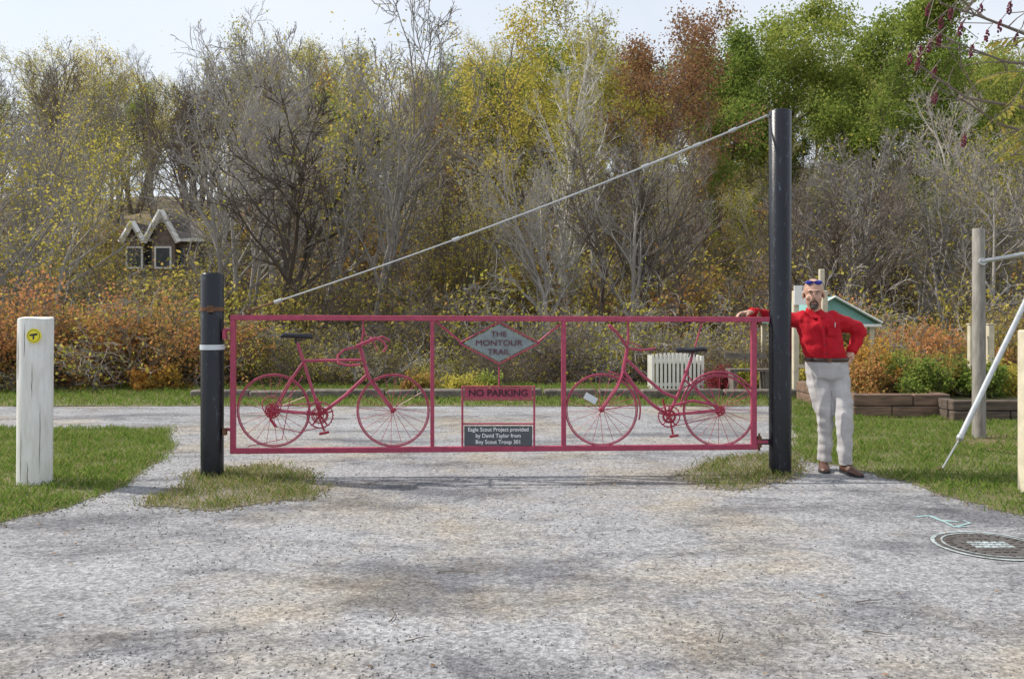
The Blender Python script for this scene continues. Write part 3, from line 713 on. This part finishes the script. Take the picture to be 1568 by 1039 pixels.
def planter(name,px0,px1,D,dep,h,mat):
    b=MB(); x0=WX(px0,D); x1=WX(px1,D); nl=2; hh=h/nl
    for k in range(nl):
        z=hh*(k+.5); o=.012*(k%2); segs=2; 
        for s_ in range(segs):
            cut=.5+(.12 if k else -.1); e0=[0,cut,1]
            a=x0+(x1-x0)*e0[s_]; c=x0+(x1-x0)*e0[s_+1]
            b.box(((a+c)/2,D+.06+o,z),(c-a-.012,.14,hh-.008),0,Matrix.Rotation(random.gauss(0,.006),3,'Z'),bev=.012)
        b.box((x0+.06,D+.06+dep/2+.09,z),(.13,dep,hh-.008),0,bev=.008); b.box((x1-.06,D+.06+dep/2+.09,z),(.13,dep,hh-.008),0,bev=.008)
    b.box(((x0+x1)/2,D+dep/2+.14,h/2-.03),(x1-x0-.2,dep,h-.06),1)
    b.obj(name,[mat,m_dirt],False)
m_tie=simple('railroad_tie',(.24,.15,.105),.9,scale=6,col2=(.10,.07,.05),bump=.6,stretch=(.5,2,3))
m_tie2=simple('dark_railroad_tie',(.14,.105,.08),.9,scale=6,col2=(.06,.045,.035),bump=.6,stretch=(.5,2,3))
planter('timber_planter',1306,1456,11.9,2.2,.34,m_tie); planter('timber_planter',1459,1680,11.5,2.2,.29,m_tie2)
for i,(px,D,h,lf) in enumerate([(1335,12.6,.6,LF_rb),(1375,12.8,.7,LF_g),(1412,12.5,.5,LF_g),(1440,13,.65,LF_b),(1320,13.3,.85,LF_o),(1390,13.4,.75,LF_b),(1500,12.6,.55,LF_g),(1545,12.8,.6,LF_y)]): shrub('planter_shrub',px,D,h,lf,2800,.055,230+i,z=.26)
m_teal=simple('teal_metal_roof',(.20,.42,.385),.5,.1,var=.15,scale=5)
e=empty('information_kiosk'); Dk=15.0
b=MB()
for px in (1218,1262): b.box((WX(px,Dk),Dk,WZ(445,Dk)/2),(.1,.1,WZ(445,Dk)),0,bev=.01)
b.box((WX(1258,Dk+.5),Dk+.5,WZ(412,Dk+.5)/2),(.09,.09,WZ(412,Dk+.5)),0,bev=.01)
b.box((WX(1240,Dk),Dk-.04,WZ(560,Dk)),(.5,.03,.06),0); b.box((WX(1240,Dk),Dk-.04,WZ(585,Dk)),(.5,.03,.06),0)
b.obj('posts',[m_cream],False,e)
b=MB(); b.box((WX(1232,Dk),Dk-.075,WZ(452,Dk)),(.42,.03,.34),0); b.obj('notice_board',[m_trim],False,e)
b=MB(); Dq=16.; ax,az=WX(1275,Dq),WZ(454,Dq); ex,ez=WX(1347,Dq),WZ(493,Dq); lx=2*ax-ex
for s,xx in((1,ex),(-1,lx)):
    b.add([(ax,Dq-.1,az),(xx,Dq-.1,ez),(xx,Dq+2,ez),(ax,Dq+2,az),(ax,Dq-.1,az-.03),(xx,Dq-.1,ez-.03),(xx,Dq+2,ez-.03),(ax,Dq+2,az-.03)],[(0,1,2,3),(7,6,5,4),(0,4,5,1),(1,5,6,2),(2,6,7,3)],0)
b.add([(lx+.06,Dq,ez-.035),(ex-.06,Dq,ez-.035),(ax,Dq,az-.035)],[(0,1,2)],0)
b.box((ax,Dq-.06,ez-.06),(ex-lx,.05,.05),1)
b.tube([(ex,Dq-.12,ez-.01),(ax,Dq-.12,az+.0),(lx,Dq-.12,ez-.01)],.02,4,1)
for xx in(lx+.12,ex-.12): 
    b.box((xx,Dq+.1,ez/2),(.09,.09,ez-.05),2); b.box((xx,Dq+1.8,ez/2),(.09,.09,ez-.05),2)
b.obj('gabled_roof',[m_teal,m_trim,m_cream],False,e)
b=MB()
for px in(1122,1170): b.box((WX(px,15.2),15.2,.22),(.07,.35,.44),0)
b.box((WX(1146,15.2),15.1,.46),(.75,.14,.04),0); b.box((WX(1146,15.2),15.27,.46),(.75,.14,.04),0); b.box((WX(1146,15.2),15.4,.7),(.75,.03,.1),0)
b.obj('park_bench',[m_timber],False)
b=MB(); Dg=9.9; xg=WX(1499,Dg)
b.tube([(xg,Dg,-.1),(xg,Dg,1.2),(xg-.005,Dg,WZ(352,Dg)),(xg-.005,Dg,WZ(350,Dg))],[.075,.072,.068,.06],16,0)
b.tube([(xg-.02,Dg-.075,WZ(401,Dg)),W(1568,389,Dg-.1),W(1700,366,Dg-.15)],.025,10,1)
b.tube([(xg-.0,Dg-.09,WZ(401,Dg)),(xg,Dg-.05,WZ(401,Dg))],.045,10,1)
b.obj('wooden_pole',[m_graywood,m_galv])
b=MB(); A0=(WX(1440,7.87),7.87,0.0); A1=W(1470,670,8.0); A2=W(1650,296,9.2)
b.tube([A0,tuple((np.array(A0)+np.array(A1))/2),A1],.009,6,0); b.tube([A1,A2],.027,12,0)
b.ell(A1,(.035,.035,.04),0,8,6); b.tube([(A0[0],A0[1],-.05),(A0[0],A0[1],.04)],.02,8,1)
b.obj('slanted_steel_brace',[m_galv,m_rust])
for i,(px,w_,D,t) in enumerate([(1487,.10,15.7,497),(1516,.11,15.7,497)]):
    b=MB(); b.box((WX(px,D),D,WZ(t,D)/2),(w_,w_,WZ(t,D)),0,bev=.01); b.box((WX(px,D),D,WZ(t,D)+.012),(w_+.03,w_+.03,.02),0); b.obj('wooden_post',[m_cream],False)
b=MB(); D=6.9; b.box((WX(1575,D),D,WZ(505,D)/2),(.12,.12,WZ(505,D)),0,bev=.012); b.obj('wooden_post',[m_cream],False)
m_mulch=simple('wood_mulch',(.28,.19,.12),.95,scale=30,col2=(.13,.085,.06),bump=.8)
pts=[GP(*p) for p in [(1455,676),(1485,664),(1600,668),(1700,690),(1600,700),(1500,692)]]; sheet('mulch_bed',pts,.018,m_mulch,step=.1,jit=.03)

mx,my=GP(1517,836); m_iron=simple('cast_iron',(.14,.125,.115),.6,.3,var=.4,scale=20,bump=.3)
m_mpaint=simple('survey_paint',(.50,.58,.60),.8,scale=22,col2=(.20,.22,.22))
m_cyan=simple('cyan_survey_paint',(.30,.52,.53),.8,scale=22,col2=(.28,.32,.32))
def ringm(b,r0,r1,z,mi,n=48,h=None):
    vs=[];fs=[]
    for j in range(n):
        a=2*math.pi*j/n; vs+= [(mx+r0*math.cos(a),my+r0*math.sin(a),z),(mx+r1*math.cos(a),my+r1*math.sin(a),z)]
    for j in range(n): k2=(j+1)%n; fs.append((2*j,2*j+1,2*k2+1,2*k2))
    b.add(vs,fs,mi)
b=MB(); ringm(b,.001,.30,.009,0); ringm(b,.30,.345,.008,0); ringm(b,.318,.342,.010,1); ringm(b,.272,.284,.013,1)
for i in range(28):
    a=2*math.pi*i/28; b.box((mx+.235*math.cos(a),my+.235*math.sin(a),.012),(.04,.014,.006),0,Matrix.Rotation(a,3,'Z'))
for i in range(-3,4):
    for j_ in range(-3,4):
        if i*i+j_*j_<11: b.box((mx+i*.05,my+j_*.05,.011),(.036,.036,.006),1 if (abs(j_)<2 and i*i+j_*j_<8) else 0)
b.obj('manhole_cover',[m_iron,m_mpaint],False)
def stroke(b,pp,wd,z=.0075):
    vs=[];P=[Vector(GP(*p)) for p in pp]; PP=[]
    for i in range(len(P)-1):
        for t in np.linspace(0,1,6)[:-1]: PP.append(P[i].lerp(P[i+1],t))
    PP.append(P[-1])
    for i,p in enumerate(PP):
        d=(PP[min(i+1,len(PP)-1)]-PP[max(i-1,0)]).normalized(); nn=Vector((-d.y,d.x))*wd*random.uniform(.4,1.3)/2; vs+=[(*(p+nn),z),(*(p-nn),z)]
    b.add(vs,[(2*i,2*i+1,2*i+3,2*i+2) for i in range(len(PP)-1)],0)
b=MB(); stroke(b,[(1402,792),(1422,790),(1440,797),(1470,800)],.035); stroke(b,[(1440,797),(1462,808),(1480,807)],.03,.0085); stroke(b,[(1462,808),(1485,802),(1475,798)],.02,.0095)
b.obj('utility_paint_mark',[m_cyan],False)

rs=np.random.RandomState(5); N=1500
y_=rs.uniform(3.3,13,N); x_=rs.uniform(-1,1,N)*y_*.63; A=np.stack([x_,y_,np.full(N,.016)],1)
keep=(rs.rand(N)<np.where(y_>6.3,.7,.2)); A=A[keep]
v,f=leaf_quads(A,1,.002,.035,rs); v[:,2]=.014+np.abs(v[:,2]-.016)*.35
mkobj('fallen_leaves',v,f,leafmat('dead_leaves',[(.15,.09,.05),(.28,.17,.09),(.36,.26,.14),(.32,.15,.08)],.2,0))
b=MB()
for (px,py,L,a) in [(596,955,.22,1.5),(620,985,.12,.6),(670,878,.25,.5),(1100,985,.15,1.8),(1310,925,.16,.2),(1320,970,.14,-.1),(1425,760,.2,-.4),(960,815,.12,.1),(560,742,.2,.2)]+[(random.uniform(50,1500),random.uniform(760,1030),random.uniform(.02,.06),random.uniform(0,3)) for _ in range(22)]:
    X,Y=GP(px,py); p=[(X,Y,.012)]; sc_=1 if L>.1 else .6
    for k_ in range(4): a+=random.gauss(0,.25); X+=math.cos(a)*L/4; Y+=math.sin(a)*L/4; p.append((X,Y,.012+random.uniform(0,.006)))
    b.tube(p,[.0035*sc_,.003*sc_,.0025*sc_,.002*sc_,.0012*sc_],5)
b.obj('fallen_twigs',[m_barkd])
N=12000; y_=3.2+8*rs.rand(N)**1.3; x_=rs.uniform(-1,1,N)*y_*.63; cl=np.sin(x_*1.3+2*np.sin(y_*.9))*np.sin(y_*1.7+x_)
k_=(rs.rand(N)<.35+.5*cl); x_=x_[k_];y_=y_[k_];N=len(x_); r_=rs.uniform(.003,.009,N)
base=np.array([(1,0,0),(0,1,0),(-1,0,0),(0,-1,0),(0,0,.9),(0,0,-.5)])
v=(base[None]*r_[:,None,None]*rs.uniform(.6,1.4,(N,6,3))+np.stack([x_,y_,np.full(N,.006)],1)[:,None,:]).reshape(-1,3)
f=(fc[None]+np.arange(N)[:,None,None]*6).reshape(-1,3)
mkobj('loose_gravel',v,f,leafmat('gravel',[(.15,.145,.14),(.28,.27,.27),(.42,.41,.40)],0,0))

# ---------------------------------------------------------------- sumac at right
b=MB()
tr=(4.75,6.3,0)
b.tube([tr,(4.7,6.3,1.2),(4.55,6.25,2.3),(4.4,6.2,3.1)],[.07,.06,.05,.04],10,0)
limbs=[[(4.4,6.2,3.1),W(1568,165,6.1),W(1480,150,6.0),W(1400,95,5.9)],
       [(4.4,6.2,3.1),W(1590,60,6.2),W(1500,25,6.1),W(1440,5,6.0)],
       [(4.5,6.25,2.6),W(1600,210,6.2),W(1530,190,6.1),W(1470,150,6.0)],
       [(4.4,6.2,3.1),W(1600,-20,6.2),W(1520,-30,6.2),W(1470,20,6.1)],
       [(4.4,6.2,3.1),W(1600,100,5.9),W(1540,95,5.8),W(1450,60,5.8)]]
tipsS=[]
for L_ in limbs:
    b.tube(L_,[.022,.014,.009,.005],6,0)
    for k_ in range(9):
        i=random.choice([1,1,2,2]); t=random.random(); p=Vector(L_[i]).lerp(Vector(L_[i+1]),t) if i<3 else Vector(L_[3])
        q=p+Vector((random.gauss(-.08,.12),random.gauss(0,.12),random.gauss(.02,.12))); b.tube([p,(p+q)/2+Vector((0,0,.01)),q],[.006,.004,.003],5,0); tipsS.append(q)
for (px,py) in [(1408,78),(1422,70),(1404,98),(1437,62),(1392,90),(1455,20),(1470,45),(1500,15),(1530,40),(1545,12),(1440,35),(1510,55),(1487,78),(1430,110),(1475,215),(1555,60),(1430,150),(1420,15)]:
    D=random.uniform(5.8,6.2); c=Vector(W(px,py,D))
    for i in range(26):
        t=i/26; rr=.014*math.sin(math.pi*(.15+.8*t)); a=random.uniform(0,6.28); b.ell(c+Vector((rr*math.cos(a)+.01*t,rr*math.sin(a),-.042+.084*t)),.0075,1,5,4)
    b.tube([c+Vector((0,0,.03)),c+Vector((.05,0,.09)),min(tipsS,key=lambda q:(q-c).length)],.0035,4,0)
def pinnate(p,d,L,n=9,mi=2,w_=.02,ll=.085):
    d=Vector(d).normalized(); p=Vector(p); pts=[p+d*L*t+Vector((0,0,-.25*L*t*t)) for t in np.linspace(0,1,n)]
    b.tube(pts,.003,4,0); side=d.cross(Vector((0,0,1))).normalized()
    for i in range(1,n):
        for s in(-1,1):
            q=pts[i]; l=ll*random.uniform(.8,1.1)*(1-.4*abs(i/n-.4)); e_=q+side*s*l*.8+d*l*.35+Vector((0,0,-l*random.uniform(.3,.7))); wv=d*w_/2
            m_=q.lerp(e_,.45); b.add([q,m_+wv,e_,m_-wv],[(0,1,2,3)],mi)
for (px,py,dx,dz,L) in [(1560,70,-.9,.0,.25),(1568,110,-1,.1,.28),(1568,150,-.9,-.4,.28),(1580,190,-.8,-.3,.3),(1570,210,-1,-.5,.2),(1590,90,-.5,-.8,.3),(1560,140,-.6,-.7,.25),(1585,60,-1,.3,.28),(1600,240,-.8,.2,.3)]:
    pinnate(W(px,py,6.0),(dx,random.uniform(-.3,.3),dz),L,w_=.028,ll=.11)
LF_s=leafmat('sumac_leaves',[(.20,.24,.06),(.34,.33,.08),(.42,.32,.09)],.5,0)
b.obj('staghorn_sumac_tree',[m_barkd,simple('sumac_seed_heads',(.16,.025,.05),.85,var=.4,scale=40),LF_s],False)

# ---------------------------------------------------------------- man
man=empty('man')
def remesh(b,name,mats,vox,smooth,parent,fn=None):
    o=mkobj(name,b.v,b.f,mats,None,True)
    md=o.modifiers.new('r','REMESH'); md.mode='VOXEL'; md.voxel_size=vox; md.use_smooth_shade=True
    ms=o.modifiers.new('s','SMOOTH'); ms.factor=.5; ms.iterations=smooth
    bpy.context.view_layer.update()
    me=bpy.data.meshes.new_from_object(o.evaluated_get(bpy.context.evaluated_depsgraph_get())); o.modifiers.clear()
    o.data=me; me.name=name
    if fn:
        me.update(); nrm=[v.normal.copy() for v in me.vertices]
        for v,nn in zip(me.vertices,nrm): v.co=v.co+nn*fn(v.co)
    if len(me.materials)==0:
        for m in mats: me.materials.append(m)
    me.polygons.foreach_set('use_smooth',np.ones(len(me.polygons),bool)); me.update()
    o.parent=parent; return o
def limb(b,pts,rad,n=12):
    P=[Vector(p) for p in pts]
    b.tube(P,rad,n)
    for p,r in zip(P,rad):
        r_=r if not hasattr(r,'__len__') else min(r); b.ell(p,r_*.995,0,12,8)
DM=7.9
m_skin=simple('skin',(.58,.35,.26),.5,var=.1,scale=14)
m_shirt=simple('red_shirt_cloth',(.52,.014,.028),.85,var=.22,scale=9,spec=.2)
m_trous=simple('stone_trouser_cloth',(.50,.485,.49),.85,var=.12,scale=7,spec=.2)
m_shoe=simple('brown_shoe_leather',(.11,.05,.032),.45,var=.3,scale=20)
m_hair=simple('graying_hair',(.12,.095,.08),.8,var=.5,scale=60)
m_belt=simple('belt_leather',(.05,.025,.018),.4)
m_eye=simple('eye_white',(.6,.6,.58),.3); m_iris=simple('iris',(.03,.02,.015),.2); m_lip=simple('lips',(.38,.14,.12),.5)
def folds(a,f1,st=.45):
    def fn(c):
        p=Vector((c.x*f1,c.y*f1,(c.z+c.x*.5)*f1*st)); n1=mnoise.noise(p+Vector((3,1,7)))
        n2=mnoise.noise(Vector((c.x*f1*.8,c.y*f1*.8,c.z*f1*1.6)))
        return a*((1-2.2*abs(n1))*.8-.5+.7*n2)
    return fn
b=MB()
b.loft([(2.925,DM,1.02,.172,.12),(2.92,DM,1.05,.184,.134),(2.905,DM,1.11,.190,.146),(2.88,DM,1.2,.188,.146),(2.862,DM,1.29,.196,.142),(2.852,DM,1.36,.202,.134),(2.848,DM+.005,1.41,.194,.118),(2.842,DM+.01,1.445,.155,.095),(2.83,DM+.01,1.475,.095,.075),(2.815,DM+.01,1.50,.064,.066)],28)
limb(b,[(2.99,DM+.01,1.405),(3.06,DM+.03,1.385),(3.16,DM+.08,1.35),(3.265,DM+.13,1.325),(3.285,DM+.12,1.295),(3.24,DM+.085,1.21),(3.175,DM+.03,1.12)],[.090,.086,.078,.070,.066,.060,.046])
limb(b,[(2.71,DM+.01,1.405),(2.64,DM+.04,1.41),(2.44,DM+.14,1.44),(2.40,DM+.13,1.445),(2.225,DM-.02,1.478)],[.085,.076,.058,.055,.041])
remesh(b,'shirt',[m_shirt],.009,3,man,folds(.015,11,.5))
b=MB()
b.tube([(2.862,DM-.150,1.06),(2.857,DM-.157,1.12),(2.848,DM-.158,1.22),(2.836,DM-.152,1.31),(2.825,DM-.130,1.39),(2.815,DM-.085,1.455)],[(.008,.016)]*6,6,0)
for s in(-1,1):
    cx=2.812
    pts=[(cx+s*.002,DM-.078,1.452),(cx+s*.012,DM-.112,1.425),(cx+s*.062,DM-.108,1.430),(cx+s*.075,DM-.045,1.485),(cx+s*.045,DM-.045,1.508)]
    pts2=[(p[0],p[1]+.012,p[2]-.004) for p in pts]
    fs=[(0,1,2,3,4),(9,8,7,6,5)]+[(i,(i+1)%5,5+(i+1)%5,5+i) for i in range(5)]
    b.add(pts+pts2,fs,0)
b.tube([(2.812+.068*math.cos(a),DM+.008+.062*math.sin(a),1.492+.018*math.sin(a)) for a in np.linspace(-.6,math.pi+.6,16)],[(.026,.008)]*16,6,0)
b.box((2.93,DM-.152,1.315),(.095,.010,.105),0); b.box((2.93,DM-.157,1.36),(.097,.012,.022),0)
for z in(1.1,1.18,1.26,1.34): b.disc_y((2.848-(z-1.22)*.13,DM-.170,z),.006,1,10,.004)
b.tube([(2.945,DM-.162,1.385),(2.945,DM-.162,1.34)],.0035,6,2)
b.tube([(3.183,DM+.037,1.135),(3.170,DM+.026,1.105)],[.048,.047],14,0); b.tube([(2.25,DM+.0,1.474),(2.218,DM-.026,1.479)],[.046,.045],14,0)
b.obj('shirt_details',[m_shirt,m_maroon,m_refl],True,man)
b=MB()
b.loft([(2.925,DM,1.045,.180,.126),(2.928,DM,1.0,.188,.136),(2.938,DM,.93,.192,.138),(2.945,DM,.87,.180,.128),(2.95,DM,.845,.14,.10)],28)
b.tube([(2.848,DM+.01,.93),(2.852,DM+.0,.80),(2.880,DM-.02,.64),(2.905,DM-.03,.52),(2.918,DM-.01,.42),(2.928,DM+.03,.24),(2.928,DM+.06,.085)],[.102,.100,.088,.076,.070,.064,.064],16)
b.tube([(3.032,DM,.93),(3.042,DM-.02,.80),(3.042,DM-.09,.64),(3.035,DM-.14,.52),(3.036,DM-.15,.42),(3.046,DM-.14,.24),(3.060,DM-.13,.085)],[.102,.100,.090,.080,.074,.066,.065],16)
remesh(b,'trousers',[m_trous],.008,2,man,folds(.016,10,.4))
bb=[]
for j in range(48):
    a=2*math.pi*j/48; bb.append((2.924+.191*math.copysign(abs(math.cos(a))**.87,math.cos(a)),DM+.141*math.copysign(abs(math.sin(a))**.87,math.sin(a)),1.04))
b=MB(); b.tube(bb,[(.018,.006)]*48,6,0,closed=True); b.box((2.90,DM-.151,1.04),(.04,.010,.034),1,bev=.003)
b.obj('belt',[m_belt,m_rust],True,man)
def shoe(b,x,y,yaw):
    R=Matrix.Rotation(yaw,3,'Z'); o=Vector((x,y,0))
    prof=[(.09,.030,.060),(.07,.038,.09),(.03,.042,.10),(-.02,.043,.095),(-.07,.047,.072),(-.12,.050,.058),(-.17,.045,.048),(-.195,.033,.04),(-.208,.015,.03)]
    n=16; vs=[]
    for (t,hw,h) in prof:
        for j in range(n):
            a=2*math.pi*j/n; z=h/2+.01+h/2*math.sin(a); z=max(z,.014); vs.append(o+R@Vector((hw*math.cos(a)*(1.0 if math.sin(a)<.2 else .84),t,z)))
    fs=[]
    for i in range(len(prof)-1):
        for j in range(n): fs.append((i*n+j,i*n+(j+1)%n,(i+1)*n+(j+1)%n,(i+1)*n+j))
    fs+=[tuple(range(n-1,-1,-1)),tuple((len(prof)-1)*n+j for j in range(n))]
    b.add(vs,fs,0)
    vs=[]; sp=[(.095,.028),(.06,.042),(0,.045),(-.06,.049),(-.12,.053),(-.165,.049),(-.20,.034),(-.215,.012)]
    out=[(hw,t) for t,hw in sp]+[(-hw,t) for t,hw in sp[::-1]]
    for z in(.006,.024): vs+=[o+R@Vector((a_,t,z)) for a_,t in out]
    k=len(out); b.add(vs,[tuple(range(k-1,-1,-1)),tuple(range(k,2*k))]+[(i,(i+1)%k,k+(i+1)%k,k+i) for i in range(k)],1)
    for i in range(4): 
        c=o+R@Vector((0,-.045-.02*i,.093-.008*i)); b.tube([c+R@Vector((-.02,0,-.003)),c+R@Vector((.02,0,-.003))],.003,5,1)
b=MB(); shoe(b,2.918,DM+.05,-.30); shoe(b,3.068,DM-.14,.20); b.obj('shoes',[m_shoe,m_blk],True,man)
hx,hy,hz=2.795,DM-.03,1.64; PV=(hx,hy,1.60); HA=math.radians(-17); HS=1.09
hd=MB()
hd.ell((hx,hy+.015,hz+.040),(.079,.100,.092),0,24,16); hd.ell((hx,hy-.010,hz-.040),(.066,.078,.085),0,18,12); hd.ell((hx,hy-.042,hz-.103),(.038,.036,.028),0,12,8)
hd.ell((hx,hy-.073,hz+.026),(.054,.020,.014),0,12,8)
hd.tube([(hx,hy-.080,hz+.014),(hx,hy-.100,hz-.012),(hx,hy-.112,hz-.032)],[.009,.012,.014],10); hd.ell((hx,hy-.100,hz-.034),(.019,.014,.010),0,10,8)
for s in(-1,1): 
    hd.ell((hx+s*.082,hy+.012,hz-.005),(.009,.020,.034),0,10,8,Matrix.Rotation(s*.35,3,'Z')); hd.ell((hx+s*.042,hy-.058,hz-.030),(.024,.022,.024),0,12,8)
hd.turn(PV,HA,HS)
hd.tube([(2.83,DM+.015,1.44),(2.812,DM+.0,1.52),(hx+.005,hy+.015,1.60)],[.064,.062,.064],16)
remesh(hd,'head',[m_skin],.005,2,man)
b=MB()
for s in(-1,1):
    b.ell((hx+s*.030,hy-.0815,hz+.004),(.013,.007,.006),0,10,8); b.ell((hx+s*.030,hy-.087,hz+.004),(.0055,.004,.0055),1,8,6)
    b.tube([(hx+s*.014,hy-.093,hz+.022),(hx+s*.032,hy-.093,hz+.028),(hx+s*.052,hy-.080,hz+.020)],[.0035,.0045,.003],6,2)
b.ell((hx,hy-.088,hz-.070),(.021,.007,.0045),3,12,6)
b.tube([(hx-.030,hy-.078,hz-.074),(hx-.02,hy-.088,hz-.060),(hx,hy-.093,hz-.055),(hx+.02,hy-.088,hz-.060),(hx+.030,hy-.078,hz-.074)],[.005,.007,.007,.007,.005],8,2)
b.ell((hx,hy-.066,hz-.106),(.033,.024,.026),2,14,10)
for s in(-1,1): b.tube([(hx+s*.030,hy-.078,hz-.072),(hx+s*.031,hy-.073,hz-.10)],[.006,.009],8,2); b.ell((hx+s*.068,hy+.035,hz+.012),(.014,.045,.04),2,12,8)
b.ell((hx,hy+.075,hz+.005),(.062,.042,.055),2,14,10)
b.turn(PV,HA,HS)
b.obj('facial_features',[m_eye,m_iris,m_hair,m_lip],True,man)
m_lens=simple('blue_mirror_lens',(.02,.025,.30),.15,.2)
b=MB()
for s in(-1,1):
    b.ell((hx+s*.035,hy-.062,hz+.098),(.034,.016,.020),0,14,8,Matrix.Rotation(-.6,3,'X'))
    b.tube([(hx+s*.066,hy-.05,hz+.096),(hx+s*.084,hy-.01,hz+.075),(hx+s*.087,hy+.03,hz+.035)],.003,6,1)
b.tube([(hx-.066,hy-.052,hz+.104),(hx-.03,hy-.074,hz+.108),(hx,hy-.078,hz+.105),(hx+.03,hy-.074,hz+.108),(hx+.066,hy-.052,hz+.104)],.0035,6,1)
b.turn(PV,HA,HS)
b.obj('sunglasses',[m_lens,m_blk],True,man)
b=MB()
wr0=(2.245,DM-.012,1.476); kn=(2.13,DM-.085,1.472)
b.tube([wr0,(2.19,DM-.05,1.478),kn],[(.022,.028),(.022,.036),(.016,.042)],12); b.ell(kn,(.02,.02,.016),0,10,8)
for i,(oy,L_) in enumerate([(-.055,.085),(-.033,.095),(-.010,.088),(.014,.070)]):
    s0=Vector((2.135+.004*i,DM-.085+oy*.95+.02,1.472)); s1=s0+Vector((-L_*.45,-.03,.004)); s2=s1+Vector((-L_*.36,-.022,-.018)); s3=s2+Vector((-L_*.16,-.008,-.026))
    limb(b,[s0,s1,s2,s3],[.010,.0095,.0085,.0075],8)
limb(b,[(2.185,DM-.085,1.468),(2.165,DM-.125,1.462),(2.145,DM-.15,1.45)],[.014,.011,.0095],8)
wq=Vector((3.175,DM+.035,1.125))
b.tube([wq,wq+Vector((-.03,-.04,-.045)),wq+Vector((-.05,-.075,-.08))],[(.022,.026),(.020,.036),(.016,.04)],12)
for i in range(4):
    s0=wq+Vector((-.045+.012*i,-.065-.010*(1.5-i),-.07)); s1=s0+Vector((-.022,-.012,-.036)); s2=s1+Vector((-.018,-.002,-.030)); limb(b,[s0,s1,s2],[.010,.009,.008],8)
limb(b,[wq+Vector((-.02,-.06,-.03)),wq+Vector((-.045,-.10,-.040)),wq+Vector((-.075,-.115,-.055))],[.013,.011,.009],8)
remesh(b,'hands',[m_skin],.004,1,man)
print('trees',cnt)
